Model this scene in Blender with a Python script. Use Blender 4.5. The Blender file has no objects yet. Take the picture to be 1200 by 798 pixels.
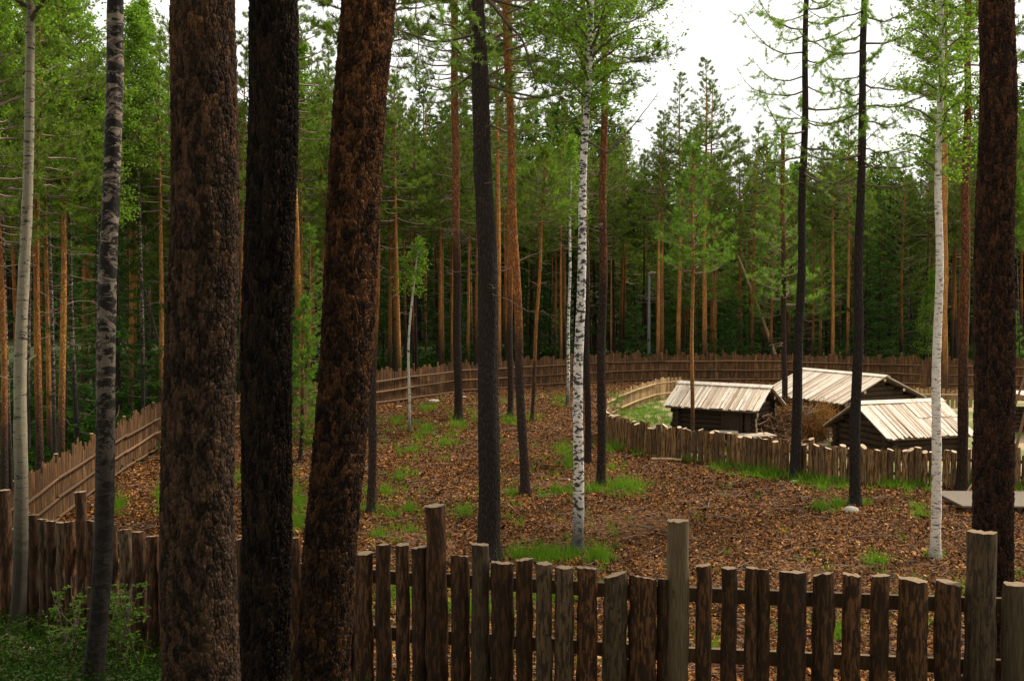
import bpy, math
import numpy as np
from mathutils import Vector
R = math.radians
RNG = np.random.default_rng(7)

# ------------------------------------------------------------------ camera, sky, sun, exposure
scn = bpy.context.scene
COL = scn.collection
F = 1170.0
EYE = 6.0
PITCH = -math.atan(54 / F)
cam_d = bpy.data.cameras.new('camera'); cam = bpy.data.objects.new('camera', cam_d); COL.objects.link(cam)
cam.location = (0, 0, EYE); cam.rotation_euler = (R(90) + PITCH, 0, 0)
cam_d.sensor_width = 36; cam_d.lens = 36 * F / 1200; cam_d.clip_start = .1; cam_d.clip_end = 2000
scn.camera = cam
SUN_EL, SUN_AZ = R(52), R(62)          # azimuth clockwise from +Y (the view direction) towards +X
world = bpy.data.worlds.new('World'); scn.world = world; world.use_nodes = True
nt = world.node_tree; nt.nodes.clear()
sky = nt.nodes.new('ShaderNodeTexSky'); sky.sky_type = 'NISHITA'; sky.sun_disc = False
sky.sun_elevation = SUN_EL; sky.sun_rotation = SUN_AZ; sky.air_density = 1.2; sky.dust_density = 4
tc = nt.nodes.new('ShaderNodeTexCoord')
cn = nt.nodes.new('ShaderNodeTexNoise'); cn.inputs['Scale'].default_value = 2.2; cn.inputs['Detail'].default_value = 4
nt.links.new(tc.outputs['Generated'], cn.inputs['Vector'])
cr = nt.nodes.new('ShaderNodeValToRGB')
cr.color_ramp.elements[0].position = .3; cr.color_ramp.elements[0].color = (10.0, 9.85, 9.4, 1)
cr.color_ramp.elements[1].position = .7; cr.color_ramp.elements[1].color = (11.8, 11.5, 10.9, 1)
nt.links.new(cn.outputs['Fac'], cr.inputs['Fac'])
mx = nt.nodes.new('ShaderNodeMix'); mx.data_type = 'RGBA'; mx.inputs[0].default_value = .88   # closed cloud cover
nt.links.new(sky.outputs[0], mx.inputs[6]); nt.links.new(cr.outputs[0], mx.inputs[7])
bg = nt.nodes.new('ShaderNodeBackground'); bg.inputs['Strength'].default_value = .10
wo = nt.nodes.new('ShaderNodeOutputWorld')
nt.links.new(mx.outputs[2], bg.inputs[0]); nt.links.new(bg.outputs[0], wo.inputs[0])
sd = bpy.data.lights.new('sun', 'SUN'); sd.energy = 3.7; sd.angle = R(8); sd.color = (1, .92, .80)
sun = bpy.data.objects.new('sun', sd); COL.objects.link(sun)
sun.rotation_euler = (math.pi / 2 - SUN_EL, 0, math.pi - SUN_AZ)
scn.view_settings.view_transform = 'Standard'; scn.view_settings.look = 'None'
scn.view_settings.exposure = 0.44; scn.view_settings.gamma = 1
cy = scn.cycles
cy.max_bounces = 5; cy.diffuse_bounces = 3; cy.glossy_bounces = 1; cy.transmission_bounces = 3; cy.transparent_max_bounces = 2
cy.use_denoising = True; cy.caustics_reflective = False; cy.caustics_refractive = False
cy.sample_clamp_indirect = 4

# ------------------------------------------------------------------ pixel <-> world, terrain
def ray(px, py):
    cx, cyy = (px - 600) / F, (399 - py) / F
    d = np.array([cx, math.cos(PITCH) - cyy * math.sin(PITCH), math.sin(PITCH) + cyy * math.cos(PITCH)])
    return d / d[1]
def at(px, py, Y):
    d = ray(px, py) * Y
    return np.array([d[0], Y, EYE + d[2]])
_fp = [(-400, 15), (0, 12.3), (40, 12.15), (160, 11.4), (430, 10.36), (640, 9.72), (870, 9.43), (1200, 9.29), (1700, 9.2)]
_fa = [(p[0] - 600) / F for p in _fp]; _fy = [p[1] for p in _fp]
def front_y(ang): return np.interp(ang, _fa, _fy)
def wob(x, y, s=1.0):
    return (np.sin(x * .9 * s + 1.3) * np.cos(y * .7 * s + .4) + .6 * np.sin(x * 2.1 * s + y * 1.3 * s) + .4 * np.cos(y * 3.1 * s - x * 1.7 * s)) / 2
def gz(x, y):
    x = np.asarray(x, float); y = np.asarray(y, float)
    ang = np.clip(x / np.maximum(y, 1e-3), -.9, .9); yf = np.where(y > .5, front_y(ang), 12)
    base = .03 * np.maximum(y - 13, 0); base = np.where(base > 3.2, 3.2 + (base - 3.2) * .2, base)
    q_ = np.clip((y - 92) / 50, 0, 1); base = base + 11 * q_ * q_ * (3 - 2 * q_)
    t = np.clip((y - yf - .2) / 9.0, 0, 1); bank = 1.85 * (1 - t) ** 1.7
    fr = 1.85 + 2.55 * np.clip((yf - y) / yf, 0, 1)
    z = np.where(y < yf + .2, fr, np.maximum(base, 0) + bank)
    return z + .035 * wob(x, y) * np.clip(y / 6, 0, 1)
_YS = np.geomspace(4, 150, 900)
def hit(px, py):
    d = ray(px, py); k = np.argmax(EYE + d[2] * _YS <= gz(d[0] * _YS, _YS)); a, b = _YS[max(k - 1, 0)], _YS[k]
    t = np.linspace(a, b, 20); j = np.argmax(EYE + d[2] * t <= gz(d[0] * t, t)); Y = t[j]
    return np.array([d[0] * Y, Y, float(gz(d[0] * Y, Y))])

# ------------------------------------------------------------------ mesh builder
class MB:
    def __init__(s): s.v = []; s.f = []; s.n = 0; s.mi = []; s.t = []
    def add(s, v, f, mi=0, tint=None):
        v = np.asarray(v, float).reshape(-1, 3); f = np.asarray(f, int)
        if len(f) == 0: return
        s.v.append(v); s.f.append(f + s.n); s.n += len(v)
        s.mi.append(np.full(len(f), mi)); s.t.append(np.full(len(f), .5) if tint is None else np.broadcast_to(tint, (len(f),)))
    def box(s, c, size, rz=0, mi=0, tint=None, ax=None):
        h = np.array(size) / 2
        v = np.array([[x, y, z] for x in (-1, 1) for y in (-1, 1) for z in (-1, 1)]) * h
        if ax is not None: v = v @ np.array(ax)
        else:
            c_, s_ = math.cos(rz), math.sin(rz); v = v @ np.array([[c_, s_, 0], [-s_, c_, 0], [0, 0, 1]])
        s.add(v + np.array(c), [[0, 1, 3, 2], [4, 6, 7, 5], [0, 4, 5, 1], [2, 3, 7, 6], [0, 2, 6, 4], [1, 5, 7, 3]], mi, tint)
    def beam(s, a, b, w, h, mi=0, tint=None, up=(0, 0, 1)):
        a = np.array(a, float); b = np.array(b, float); d = b - a; L = np.linalg.norm(d); d /= L
        u = np.cross(up, d); u /= np.linalg.norm(u); w_ = np.cross(d, u)
        s.box((a + b) / 2, (L, w, h), mi=mi, tint=tint, ax=[d, u, w_])
    def tube(s, P, r, k=8, mi=0, cap=True, tint=None, rn=None, capmi=None, tilt=None):
        P = np.asarray(P, float); n = len(P); r = np.broadcast_to(r, (n,))
        T = np.gradient(P, axis=0); T /= np.linalg.norm(T, axis=1)[:, None] + 1e-9
        ref = np.array([1., 0, 0]) if abs(T[0][2]) > .7 else np.array([0, 0, 1.])
        U = np.cross(ref, T); U /= np.linalg.norm(U, axis=1)[:, None] + 1e-9; W = np.cross(T, U)
        a = np.arange(k) * 2 * math.pi / k
        rr = r[:, None] * (1 if rn is None else rn)
        V = P[:, None] + (U[:, None] * np.cos(a)[None, :, None] + W[:, None] * np.sin(a)[None, :, None]) * np.broadcast_to(rr, (n, k))[..., None]
        if tilt is not None: V[-1, :, 2] += RNG.normal(0, .05, k) * r[-1] + ((V[-1] - P[-1])[:, :2] * np.array(tilt)).sum(1)
        i = np.arange(n - 1)[:, None] * k; j = np.arange(k)[None]; j2 = (j + 1) % k
        f = np.stack([i + j, i + j2, i + k + j2, i + k + j], -1).reshape(-1, 4)
        s.add(V.reshape(-1, 3), f, mi, tint)
        if cap and n > 1:
            for row, pt, rev in ((0, V[0].mean(0), True), (n - 1, V[-1].mean(0), False)):
                ring = V[row]; vv = np.vstack([ring, pt]); q = np.arange(k)
                ff = np.stack([q, (q + 1) % k, np.full(k, k)], -1)
                if rev: ff = ff[:, ::-1]
                s.add(vv, ff, (mi if capmi is None or rev else capmi), tint)
    def blades(s, P, D, w, mi=0, tint=None, diamond=False):
        """thin triangles (or rhombic leaves) from P along D"""
        P = np.asarray(P, float); D = np.asarray(D, float); n = len(P)
        if n == 0: return
        q = RNG.normal(size=(n, 3)); S = np.cross(D, q); S /= np.linalg.norm(S, axis=1)[:, None] + 1e-9
        w = np.broadcast_to(w, (n,))[:, None]
        if diamond:
            v = np.stack([P, P + D * .45 + S * w / 2, P + D, P + D * .45 - S * w / 2], 1)
            f = np.arange(n)[:, None] * 4 + np.array([[0, 1, 2, 3]])
        else:
            v = np.stack([P - S * w / 2, P + S * w / 2, P + D], 1)
            f = np.arange(n)[:, None] * 3 + np.array([[0, 1, 2]])
        s.add(v.reshape(-1, 3), f, mi, RNG.random(n) if tint is None else tint)
    def build(s, name, mats, parent=None, smooth=True, kind=None, link=True):
        me = bpy.data.meshes.new(name)
        V = np.concatenate(s.v); nv = len(V)
        me.vertices.add(nv); me.vertices.foreach_set('co', V.ravel())
        cnt = np.concatenate([np.full(len(f), f.shape[1]) for f in s.f]); lp = np.concatenate([f.ravel() for f in s.f])
        me.loops.add(len(lp)); me.loops.foreach_set('vertex_index', lp.astype(np.int32))
        me.polygons.add(len(cnt))
        me.polygons.foreach_set('loop_start', np.concatenate([[0], np.cumsum(cnt)[:-1]]).astype(np.int32))
        me.polygons.foreach_set('loop_total', cnt.astype(np.int32))
        me.polygons.foreach_set('material_index', np.concatenate(s.mi).astype(np.int32))
        me.polygons.foreach_set('use_smooth', np.full(len(cnt), bool(smooth)))
        at_ = me.attributes.new('tint', 'FLOAT', 'FACE'); at_.data.foreach_set('value', np.concatenate(s.t).astype(np.float32))
        me.update(); me.validate()
        for m in (mats if isinstance(mats, (list, tuple)) else [mats]): me.materials.append(m)
        o = bpy.data.objects.new(name, me)
        if link: COL.objects.link(o)
        if parent is not None: o.parent = parent
        if kind: o['kind'] = kind
        return o
def empty(name, loc, label, cat, group=None, rz=0):
    o = bpy.data.objects.new(name, None); COL.objects.link(o); o.location = tuple(map(float, loc)); o.rotation_euler = (0, 0, rz)
    o.empty_display_size = .3
    return tag(o, label, cat, group)
def tag(o, label, cat, group=None):
    o['label'] = label; o['category'] = cat
    if group: o['group'] = group
    return o
def dup(root, loc, label, group=None, rz=0, sc=(1, 1, 1)):
    r = root.copy(); COL.objects.link(r); r.location = tuple(map(float, loc)); r.rotation_euler = (0, 0, rz); r.scale = sc; r['label'] = label
    if group: r['group'] = group
    for ch in list(root.children):
        c = ch.copy(); COL.objects.link(c); c.parent = r
    return r

# ------------------------------------------------------------------ materials
class N:
    def __init__(s, name, rough=.9, spec=.15):
        s.m = bpy.data.materials.new(name); s.m.use_nodes = True; s.t = s.m.node_tree; s.t.nodes.clear()
        s.out = s.t.nodes.new('ShaderNodeOutputMaterial'); s.b = s.t.nodes.new('ShaderNodeBsdfPrincipled')
        s.b.inputs['Roughness'].default_value = rough; s.b.inputs['Specular IOR Level'].default_value = spec
        s.t.links.new(s.b.outputs[0], s.out.inputs[0]); s.tc = s.t.nodes.new('ShaderNodeTexCoord')
    def l(s, a, b): s.t.links.new(a, b)
    def map(s, scale, src='Object', rnd=True):
        m = s.t.nodes.new('ShaderNodeMapping'); m.inputs['Scale'].default_value = scale; s.l(s.tc.outputs[src], m.inputs[0])
        if rnd:
            oi = s.t.nodes.new('ShaderNodeObjectInfo'); mm = s.t.nodes.new('ShaderNodeMath'); mm.operation = 'MULTIPLY'; mm.inputs[1].default_value = 37
            s.l(oi.outputs['Random'], mm.inputs[0]); s.l(mm.outputs[0], m.inputs['Location'])
        return m.outputs[0]
    def noise(s, vec, scale=1, detail=4, rough=.6, dist=0):
        n = s.t.nodes.new('ShaderNodeTexNoise'); n.inputs['Scale'].default_value = scale; n.inputs['Detail'].default_value = detail
        n.inputs['Roughness'].default_value = rough; n.inputs['Distortion'].default_value = dist; s.l(vec, n.inputs['Vector']); return n.outputs['Fac']
    def voro(s, vec, scale=1, feature='F1', out='Distance'):
        n = s.t.nodes.new('ShaderNodeTexVoronoi'); n.feature = feature; n.inputs['Scale'].default_value = scale; s.l(vec, n.inputs['Vector']); return n.outputs[out]
    def ramp(s, fac, stops, interp='LINEAR'):
        n = s.t.nodes.new('ShaderNodeValToRGB'); n.color_ramp.interpolation = interp; e = n.color_ramp.elements
        for i, (p, c) in enumerate(stops):
            el = e[i] if i < 2 else e.new(p)
            el.position = p; el.color = (c, c, c, 1) if not isinstance(c, tuple) else (*c, 1)
        s.l(fac, n.inputs[0]); return n.outputs[0]
    def mix(s, fac, a, b, mode='MIX'):
        n = s.t.nodes.new('ShaderNodeMix'); n.data_type = 'RGBA'; n.blend_type = mode
        for sock, v in ((n.inputs[0], fac), (n.inputs[6], a), (n.inputs[7], b)):
            if isinstance(v, (int, float)): sock.default_value = v
            elif isinstance(v, tuple): sock.default_value = (*v, 1)
            else: s.l(v, sock)
        return n.outputs[2]
    def math(s, op, a, b=None):
        n = s.t.nodes.new('ShaderNodeMath'); n.operation = op
        for i, v in enumerate((a, b)):
            if v is None: continue
            if isinstance(v, (int, float)): n.inputs[i].default_value = v
            else: s.l(v, n.inputs[i])
        return n.outputs[0]
    def attr(s, name='tint'):
        n = s.t.nodes.new('ShaderNodeAttribute'); n.attribute_name = name; return n.outputs['Fac']
    def rnd(s): return s.t.nodes.new('ShaderNodeObjectInfo').outputs['Random']
    def z(s, src='Object'):
        n = s.t.nodes.new('ShaderNodeSeparateXYZ'); s.l(s.tc.outputs[src], n.inputs[0]); return n.outputs[2]
    def color(s, c):
        if isinstance(c, tuple): s.b.inputs['Base Color'].default_value = (*c, 1)
        else: s.l(c, s.b.inputs['Base Color'])
        return s
    def bump(s, h, strength=.5, dist=.02):
        n = s.t.nodes.new('ShaderNodeBump'); n.inputs['Strength'].default_value = strength; n.inputs['Distance'].default_value = dist
        s.l(h, n.inputs['Height']); s.l(n.outputs[0], s.b.inputs['Normal']); return s

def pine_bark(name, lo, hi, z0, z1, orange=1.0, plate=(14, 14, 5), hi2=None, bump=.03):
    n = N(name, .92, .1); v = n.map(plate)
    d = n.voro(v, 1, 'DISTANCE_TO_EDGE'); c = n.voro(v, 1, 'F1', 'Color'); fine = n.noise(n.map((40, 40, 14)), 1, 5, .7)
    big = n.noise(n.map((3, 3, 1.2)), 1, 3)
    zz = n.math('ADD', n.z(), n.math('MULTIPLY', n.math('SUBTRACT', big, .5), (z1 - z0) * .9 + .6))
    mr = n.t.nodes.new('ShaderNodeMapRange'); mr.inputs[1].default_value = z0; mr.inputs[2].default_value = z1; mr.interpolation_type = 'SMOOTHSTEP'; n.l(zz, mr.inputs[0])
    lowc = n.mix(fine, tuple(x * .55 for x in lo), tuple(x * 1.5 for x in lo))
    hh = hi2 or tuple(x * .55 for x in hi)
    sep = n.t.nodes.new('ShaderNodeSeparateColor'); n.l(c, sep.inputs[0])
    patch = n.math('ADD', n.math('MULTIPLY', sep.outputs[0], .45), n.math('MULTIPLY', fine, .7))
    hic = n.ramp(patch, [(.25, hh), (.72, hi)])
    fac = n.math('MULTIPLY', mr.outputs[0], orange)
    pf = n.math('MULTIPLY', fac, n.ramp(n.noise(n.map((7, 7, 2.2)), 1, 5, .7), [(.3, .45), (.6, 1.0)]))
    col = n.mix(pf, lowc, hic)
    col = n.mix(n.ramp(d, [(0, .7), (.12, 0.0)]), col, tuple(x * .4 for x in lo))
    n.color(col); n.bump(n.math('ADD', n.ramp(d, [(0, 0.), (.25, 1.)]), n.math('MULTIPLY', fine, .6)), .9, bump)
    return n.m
M = {}
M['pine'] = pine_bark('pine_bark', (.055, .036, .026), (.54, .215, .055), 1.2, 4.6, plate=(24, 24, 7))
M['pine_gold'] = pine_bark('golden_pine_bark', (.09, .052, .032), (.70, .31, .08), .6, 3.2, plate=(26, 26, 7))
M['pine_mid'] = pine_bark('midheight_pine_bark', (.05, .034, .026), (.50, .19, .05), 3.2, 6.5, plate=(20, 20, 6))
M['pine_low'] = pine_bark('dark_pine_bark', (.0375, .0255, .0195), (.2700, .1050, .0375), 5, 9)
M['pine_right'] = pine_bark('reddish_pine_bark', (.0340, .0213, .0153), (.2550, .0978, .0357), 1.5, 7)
M['larch'] = pine_bark('larch_bark', (.0343, .0264, .0211), (.0561, .0396, .0297), 6, 12, plate=(20, 20, 5))
def fg_bark(name, lo, mid, hi, z0, z1, amt=1.0):
    n = N(name, .9, .12); t = n.attr('plate')
    fine = n.noise(n.map((70, 70, 30)), 1, 6, .75); mid_n = n.noise(n.map((9, 9, 4.5)), 1, 5, .7)
    mr = n.t.nodes.new('ShaderNodeMapRange'); mr.inputs[1].default_value = z0; mr.inputs[2].default_value = z1; n.l(n.z(), mr.inputs[0])
    base = n.ramp(n.math('ADD', n.math('MULTIPLY', t, 1.3), n.math('MULTIPLY', n.math('SUBTRACT', fine, .5), .9)), [(.32, tuple(x * .35 for x in lo)), (.62, lo), (1.0, mid)])
    org = n.ramp(n.math('ADD', n.math('MULTIPLY', t, 1.1), n.math('MULTIPLY', n.math('SUBTRACT', fine, .5), .9)), [(.3, tuple(x * .6 for x in mid)), (.55, mid), (.85, hi)])
    f1 = n.ramp(mid_n, [(.44, 0.), (.62, 1.)])
    fac = n.math('MULTIPLY', n.math('ADD', n.math('MULTIPLY', f1, .6), n.math('MULTIPLY', mr.outputs[0], .45)), amt)
    n.color(n.mix(n.math('MINIMUM', n.math('MULTIPLY', fac, n.math('ADD', mr.outputs[0], .12)), 1.0), base, org))
    n.bump(n.math('ADD', fine, n.voro(n.map((60, 60, 26)), 1, 'F1')), .55, .006); return n.m
M['fg1'] = fg_bark('thick_flaky_pine_bark', (.034, .021, .0135), (.085, .047, .027), (.26, .105, .038), 2.8, 6.4, 1.1)
M['fg2'] = fg_bark('blackish_pine_bark', (.017, .0115, .008), (.042, .025, .016), (.065, .034, .019), 3, 9, .6)
M['fg3'] = fg_bark('rusty_flaky_pine_bark', (.028, .016, .0105), (.085, .039, .018), (.29, .118, .042), 1.8, 6.4, 1.2)
M['fg4'] = fg_bark('brown_pine_bark', (.0245, .0147, .0105), (.0525, .0266, .0154), (.1540, .0630, .0266), 1, 9, 1.1)
def birch_bark(name, white, dark, blotch, lowdark=(.3, 1.2), sc=(7, 7, 16), det=4, dist=.6):
    n = N(name, .7, .25)
    v = n.map(sc); a = n.noise(v, 1, det, .6 if det < 5 else .78, dist)
    b = n.noise(n.map((5, 5, 60)), 1, 3, .6)
    w = n.mix(n.noise(n.map((3, 3, 8)), 1, 3), tuple(x * .72 for x in white), white)
    m1 = n.ramp(a, [(blotch - .03, 0.), (blotch + .02, 1.)]); m2 = n.ramp(b, [(.66, 0.), (.70, .8)])
    mr = n.t.nodes.new('ShaderNodeMapRange'); mr.inputs[1].default_value = lowdark[0]; mr.inputs[2].default_value = lowdark[1]; mr.inputs[3].default_value = .93; mr.inputs[4].default_value = 0
    n.l(n.math('ADD', n.z(), n.math('MULTIPLY', n.math('SUBTRACT', a, .5), 2.0)), mr.inputs[0])
    f = n.math('MAXIMUM', n.math('MAXIMUM', m1, m2), mr.outputs[0])
    n.color(n.mix(f, w, dark)); n.bump(n.math('SUBTRACT', n.noise(n.map((20, 20, 40)), 1, 5), f), .6, .01); return n.m
M['birch'] = birch_bark('birch_bark', (.78, .72, .62), (.045, .04, .035), .53)
M['sapling_bark'] = birch_bark('thin_birch_bark', (.55, .5, .4), (.05, .04, .03), .6, (.2, .8))
M['birch_clean'] = birch_bark('smooth_birch_bark', (.80, .72, .60), (.05, .04, .03), .57, (-.2, .5), (6, 6, 22), 5, .4)
M['birch_old'] = birch_bark('rough_birch_bark', (.33, .25, .18), (.014, .010, .007), .475, (1.6, 3.6), (6, 6, 13), 7, 1.0)
M['aspen'] = birch_bark('grey_birch_bark', (.3360, .2800, .1840), (.0280, .0224, .0160), .585, (.9, 2.6), (5, 5, 24), 6, .6)
def leaf(name, a, b, trans=.4, rough=.6):
    n = N(name, rough, .2); n.t.nodes.remove(n.b)
    r = n.math('ADD', n.math('MULTIPLY', n.attr(), .75), n.math('MULTIPLY', n.rnd(), .25)); c = n.mix(r, a, b)
    d = n.t.nodes.new('ShaderNodeBsdfDiffuse'); t = n.t.nodes.new('ShaderNodeBsdfTranslucent'); x = n.t.nodes.new('ShaderNodeMixShader'); x.inputs[0].default_value = trans
    n.l(c, d.inputs[0]); n.l(n.mix(1.0, c, (1.0, 1.15, .6), 'MULTIPLY'), t.inputs[0]); n.l(d.outputs[0], x.inputs[1]); n.l(t.outputs[0], x.inputs[2]); n.l(x.outputs[0], n.out.inputs[0])
    return n.m
M['needle'] = leaf('pine_needles', (.026, .058, .009), (.26, .35, .055), .42)
M['needle_young'] = leaf('young_pine_needles', (.09, .18, .025), (.24, .37, .06), .45)
M['spruce'] = leaf('spruce_needles', (.0187, .0527, .0119), (.0723, .1360, .0255), .25)
M['larch_n'] = leaf('larch_needles', (.17, .28, .045), (.33, .46, .10), .5)
M['leaf'] = leaf('birch_leaves', (.09, .18, .022), (.27, .39, .05), .5)
M['grass'] = leaf('grass_blades', (.07, .15, .012), (.21, .35, .035), .45)
M['under'] = leaf('undergrowth_leaves', (.009, .024, .004), (.035, .068, .01), .35)
M['bushleaf'] = leaf('bush_leaves', (.045, .095, .015), (.14, .23, .035), .4)
M['brown_leaf'] = leaf('dry_brown_twigs', (.16, .075, .025), (.42, .21, .07), .2)
n = N('twig_wood', .9, .1); n.color(n.mix(n.noise(n.map((6, 6, 6)), 1, 3), (.06, .045, .035), (.16, .11, .08))); M['twig'] = n.m
n = N('dead_twig_wood', .9, .1); n.color(n.mix(n.noise(n.map((6, 6, 6)), 1, 3), (.14, .10, .075), (.28, .2, .15))); M['deadtwig'] = n.m

def log_mat(name, core, bark, grey, thr, bscale=(26, 26, 3.2)):
    """debarked log with strips of bark left on it"""
    n = N(name, .85, .15); a = n.noise(n.map(bscale), 1, 5, .65, .3); g = n.noise(n.map((90, 90, 4)), 1, 4, .6)
    rn_ = n.math('FRACT', n.math('ADD', n.rnd(), n.attr())); w = n.mix(rn_, core, grey); w = n.mix(1.0, w, n.ramp(n.math('FRACT', n.math('MULTIPLY', rn_, 7.3)), [(0, .62), (1, 1.25)]), 'MULTIPLY'); w = n.mix(n.ramp(g, [(.35, 0.), (.65, 1.)]), w, n.mix(1.0, w, (.5, .45, .42), 'MULTIPLY'))
    k = n.noise(n.map((9, 9, 6)), 1, 2); w = n.mix(n.ramp(k, [(.68, 0.), (.74, .8)]), w, (.03, .02, .015))
    n.color(n.mix(n.ramp(a, [(thr - .04, 0.), (thr + .04, .9)]), w, bark)); n.bump(n.math('ADD', n.math('MULTIPLY', a, 1.4), g), .7, .012); return n.m
M['pale'] = log_mat('brown_log', (.2250, .1013, .0413), (.0315, .0195, .0128), (.1500, .0750, .0375), .48, (30, 30, 6))
M['pale_grey'] = log_mat('grey_log', (.165, .105, .058), (.045, .03, .02), (.20, .135, .075), .52, (30, 30, 6))
M['pale_post'] = log_mat('smooth_grey_post', (.2376, .1692, .0936), (.1440, .1008, .0576), (.2016, .1440, .0864), .66)
M['vpale'] = log_mat('village_log', (.40, .225, .09), (.06, .035, .018), (.27, .165, .08), .51)
M['board'] = log_mat('weathered_board', (.27, .135, .048), (.055, .030, .016), (.15, .082, .036), .50, (12, 12, 1.6))
M['rail'] = log_mat('old_rail', (.2550, .1445, .0723), (.1020, .0595, .0340), (.1870, .1148, .0638), .62, (4, 4, 4))
M['lightboard'] = log_mat('pale_board', (.5456, .3696, .1760), (.2992, .1848, .0880), (.4400, .3080, .1584), .62)
M['hutlog'] = log_mat('hut_log', (.0863, .0562, .0338), (.0338, .0225, .0150), (.0638, .0450, .0285), .55, (5, 5, 5))
n = N('cut_log_end', .8, .2); n.color(n.mix(n.noise(n.map((25, 25, 25)), 1, 4), (.36, .24, .14), (.62, .47, .31))); M['end'] = n.m
n = N('weathered_log_end', .85, .1); n.color(n.mix(n.noise(n.map((30, 30, 30)), 1, 4), (.10, .07, .042), (.34, .24, .145))); M['end_old'] = n.m
n = N('roof_plank', .8, .2); g = n.noise(n.map((60, 1.6, 5)), 1, 4, .6)
pc = n.ramp(n.attr(), [(.0, (.30, .22, .15)), (.2, (.50, .40, .30)), (.6, (.66, .57, .45)), (1, (.78, .71, .60))])
pc = n.mix(n.ramp(g, [(.4, 0.), (.7, .55)]), pc, (.33, .22, .13)); st = n.noise(n.map((14, 2.2, 4)), 1, 4)
pc = n.mix(n.ramp(st, [(.54, 0.), (.66, .7)]), pc, (.30, .20, .12)); n.color(pc); n.bump(g, .5, .01); M['plank'] = n.m
n = N('grey_plank', .8, .2); g = n.noise(n.map((50, 2, 50)), 1, 4, .6); n.color(n.mix(g, (.11, .088, .062), (.23, .18, .13))); n.bump(g, .4, .01); M['gplank'] = n.m
n = N('stone', .85, .2); s_ = n.noise(n.map((9, 9, 9)), 1, 5); n.color(n.mix(s_, (.24, .2, .15), (.48, .42, .33))); n.bump(s_, .5, .03); M['stone'] = n.m
n = N('grey_metal', .5, .4); n.color((.16, .17, .16)); n.b.inputs['Metallic'].default_value = .3; M['metal'] = n.m
n = N('red_paint', .5, .3); n.color((.6, .04, .03)); M['red'] = n.m
# ground sheets
n = N('forest_floor', .95, .05); v = n.map((1, 1, 1), 'Object', False)
a = n.noise(v, 1.6, 6, .7); b = n.noise(v, 14, 4, .7)
n.color(n.mix(n.ramp(a, [(.42, 0.), (.58, 1.)]), n.mix(b, (.035, .027, .018), (.085, .06, .035)), n.mix(b, (.022, .05, .013), (.05, .10, .022)))); n.bump(b, .8, .05); M['floor'] = n.m
n = N('bark_mulch', .95, .08); v = n.map((1, 1, 1), 'Object', False)
c1 = n.voro(v, 17, 'F1', 'Color'); sp = n.t.nodes.new('ShaderNodeSeparateColor'); n.l(c1, sp.inputs[0]); e1 = n.voro(v, 17, 'F1')
col = n.ramp(sp.outputs[0], [(0, (.03, .015, .008)), (.4, (.08, .036, .015)), (.75, (.15, .07, .03)), (1, (.24, .13, .06))])
big = n.noise(v, .35, 4, .6); soil = n.mix(n.noise(v, 9, 5), (.06, .042, .026), (.14, .10, .062))
n.color(n.mix(n.ramp(big, [(.55, 0.), (.68, .7)]), col, soil)); n.bump(n.math('ADD', e1, sp.outputs[1]), .9, .04); M['mulch'] = n.m
n = N('yard_sand', .95, .08); v = n.map((1, 1, 1), 'Object', False)
n.color(n.mix(n.ramp(n.noise(v, .5, 4), [(.42, 0.), (.55, 1.)]), n.mix(n.noise(v, 12, 4), (.10, .16, .035), (.18, .17, .07)), n.mix(n.noise(v, 20, 4), (.28, .20, .11), (.42, .32, .19)))); n.bump(n.noise(v, 25, 4), .5, .03); M['sand'] = n.m
n = N('mulch_chip', .85, .12)
t = n.attr(); n.color(n.ramp(t, [(0, (.016, .007, .003)), (.3, (.085, .032, .008)), (.6, (.22, .085, .018)), (.85, (.37, .16, .038)), (1, (.55, .32, .13))])); M['chip'] = n.m

# ------------------------------------------------------------------ terrain
def polar_sheet(name, a0, a1, na, rn, rf, nr, mat, dz):
    A = np.linspace(a0, a1, na); T = np.linspace(0, 1, nr) ** 1.5
    r0 = np.array([rn(a) for a in A]); r1 = np.array([rf(a) for a in A])
    Y = r0[:, None] + (r1 - r0)[:, None] * T[None]; X = A[:, None] * Y; Z = gz(X, Y) + dz
    mb = MB(); i = np.arange(na - 1)[:, None] * nr; j = np.arange(nr - 1)[None]
    f = np.stack([i + j, i + nr + j, i + nr + j + 1, i + j + 1], -1).reshape(-1, 4)
    mb.add(np.stack([X, Y, Z], -1).reshape(-1, 3), f); return mb.build(name, mat, kind='structure')
def px2a(px): return (px - 600) / F
# perimeter fence base line (px, py of the base)
PER = [(-60, 690), (-12, 663), (40, 628), (89, 591), (128, 563), (158, 543), (190, 523), (240, 510), (300, 500), (360, 491), (440, 476), (520, 463), (560, 459.5), (620, 454), (700, 449), (780, 447), (860, 447), (940, 448), (1020, 450), (1100, 453), (1200, 455), (1330, 458), (1480, 466), (1620, 486), (1740, 530), (1800, 590)]
def dist_for(px, py): return 6.39 / ((py - 345) / F + .03)
def ground_pts(lst): return [(px2a(px), dist_for(px, py) if py < 600 else None, px, py) for px, py in lst]
PERW = []
for px, py in PER:
    Y = dist_for(px, py); Y = min(Y, 56)
    if py > 600: Y = {690: 18.5, 663: 20.2, 628: 23.2}[py]
    x = px2a(px) * Y; PERW.append((x, Y))
_pa = [px2a(p[0]) for p in PER]; _py_ = [w[1] for w in PERW]
def per_y(a): return float(np.interp(a, _pa, _py_))
xs = np.concatenate([-np.geomspace(160, 22, 20), np.arange(-21, 22, .5), np.geomspace(22, 160, 20)])
ys = np.concatenate([np.arange(-22, 24, .4), np.arange(24, 80, 1.5), np.geomspace(81, 900, 24)])
X, Y = np.meshgrid(xs * 1.0, ys, indexing='ij'); X = X * np.where(Y > 80, Y / 80, 1.0)
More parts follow.
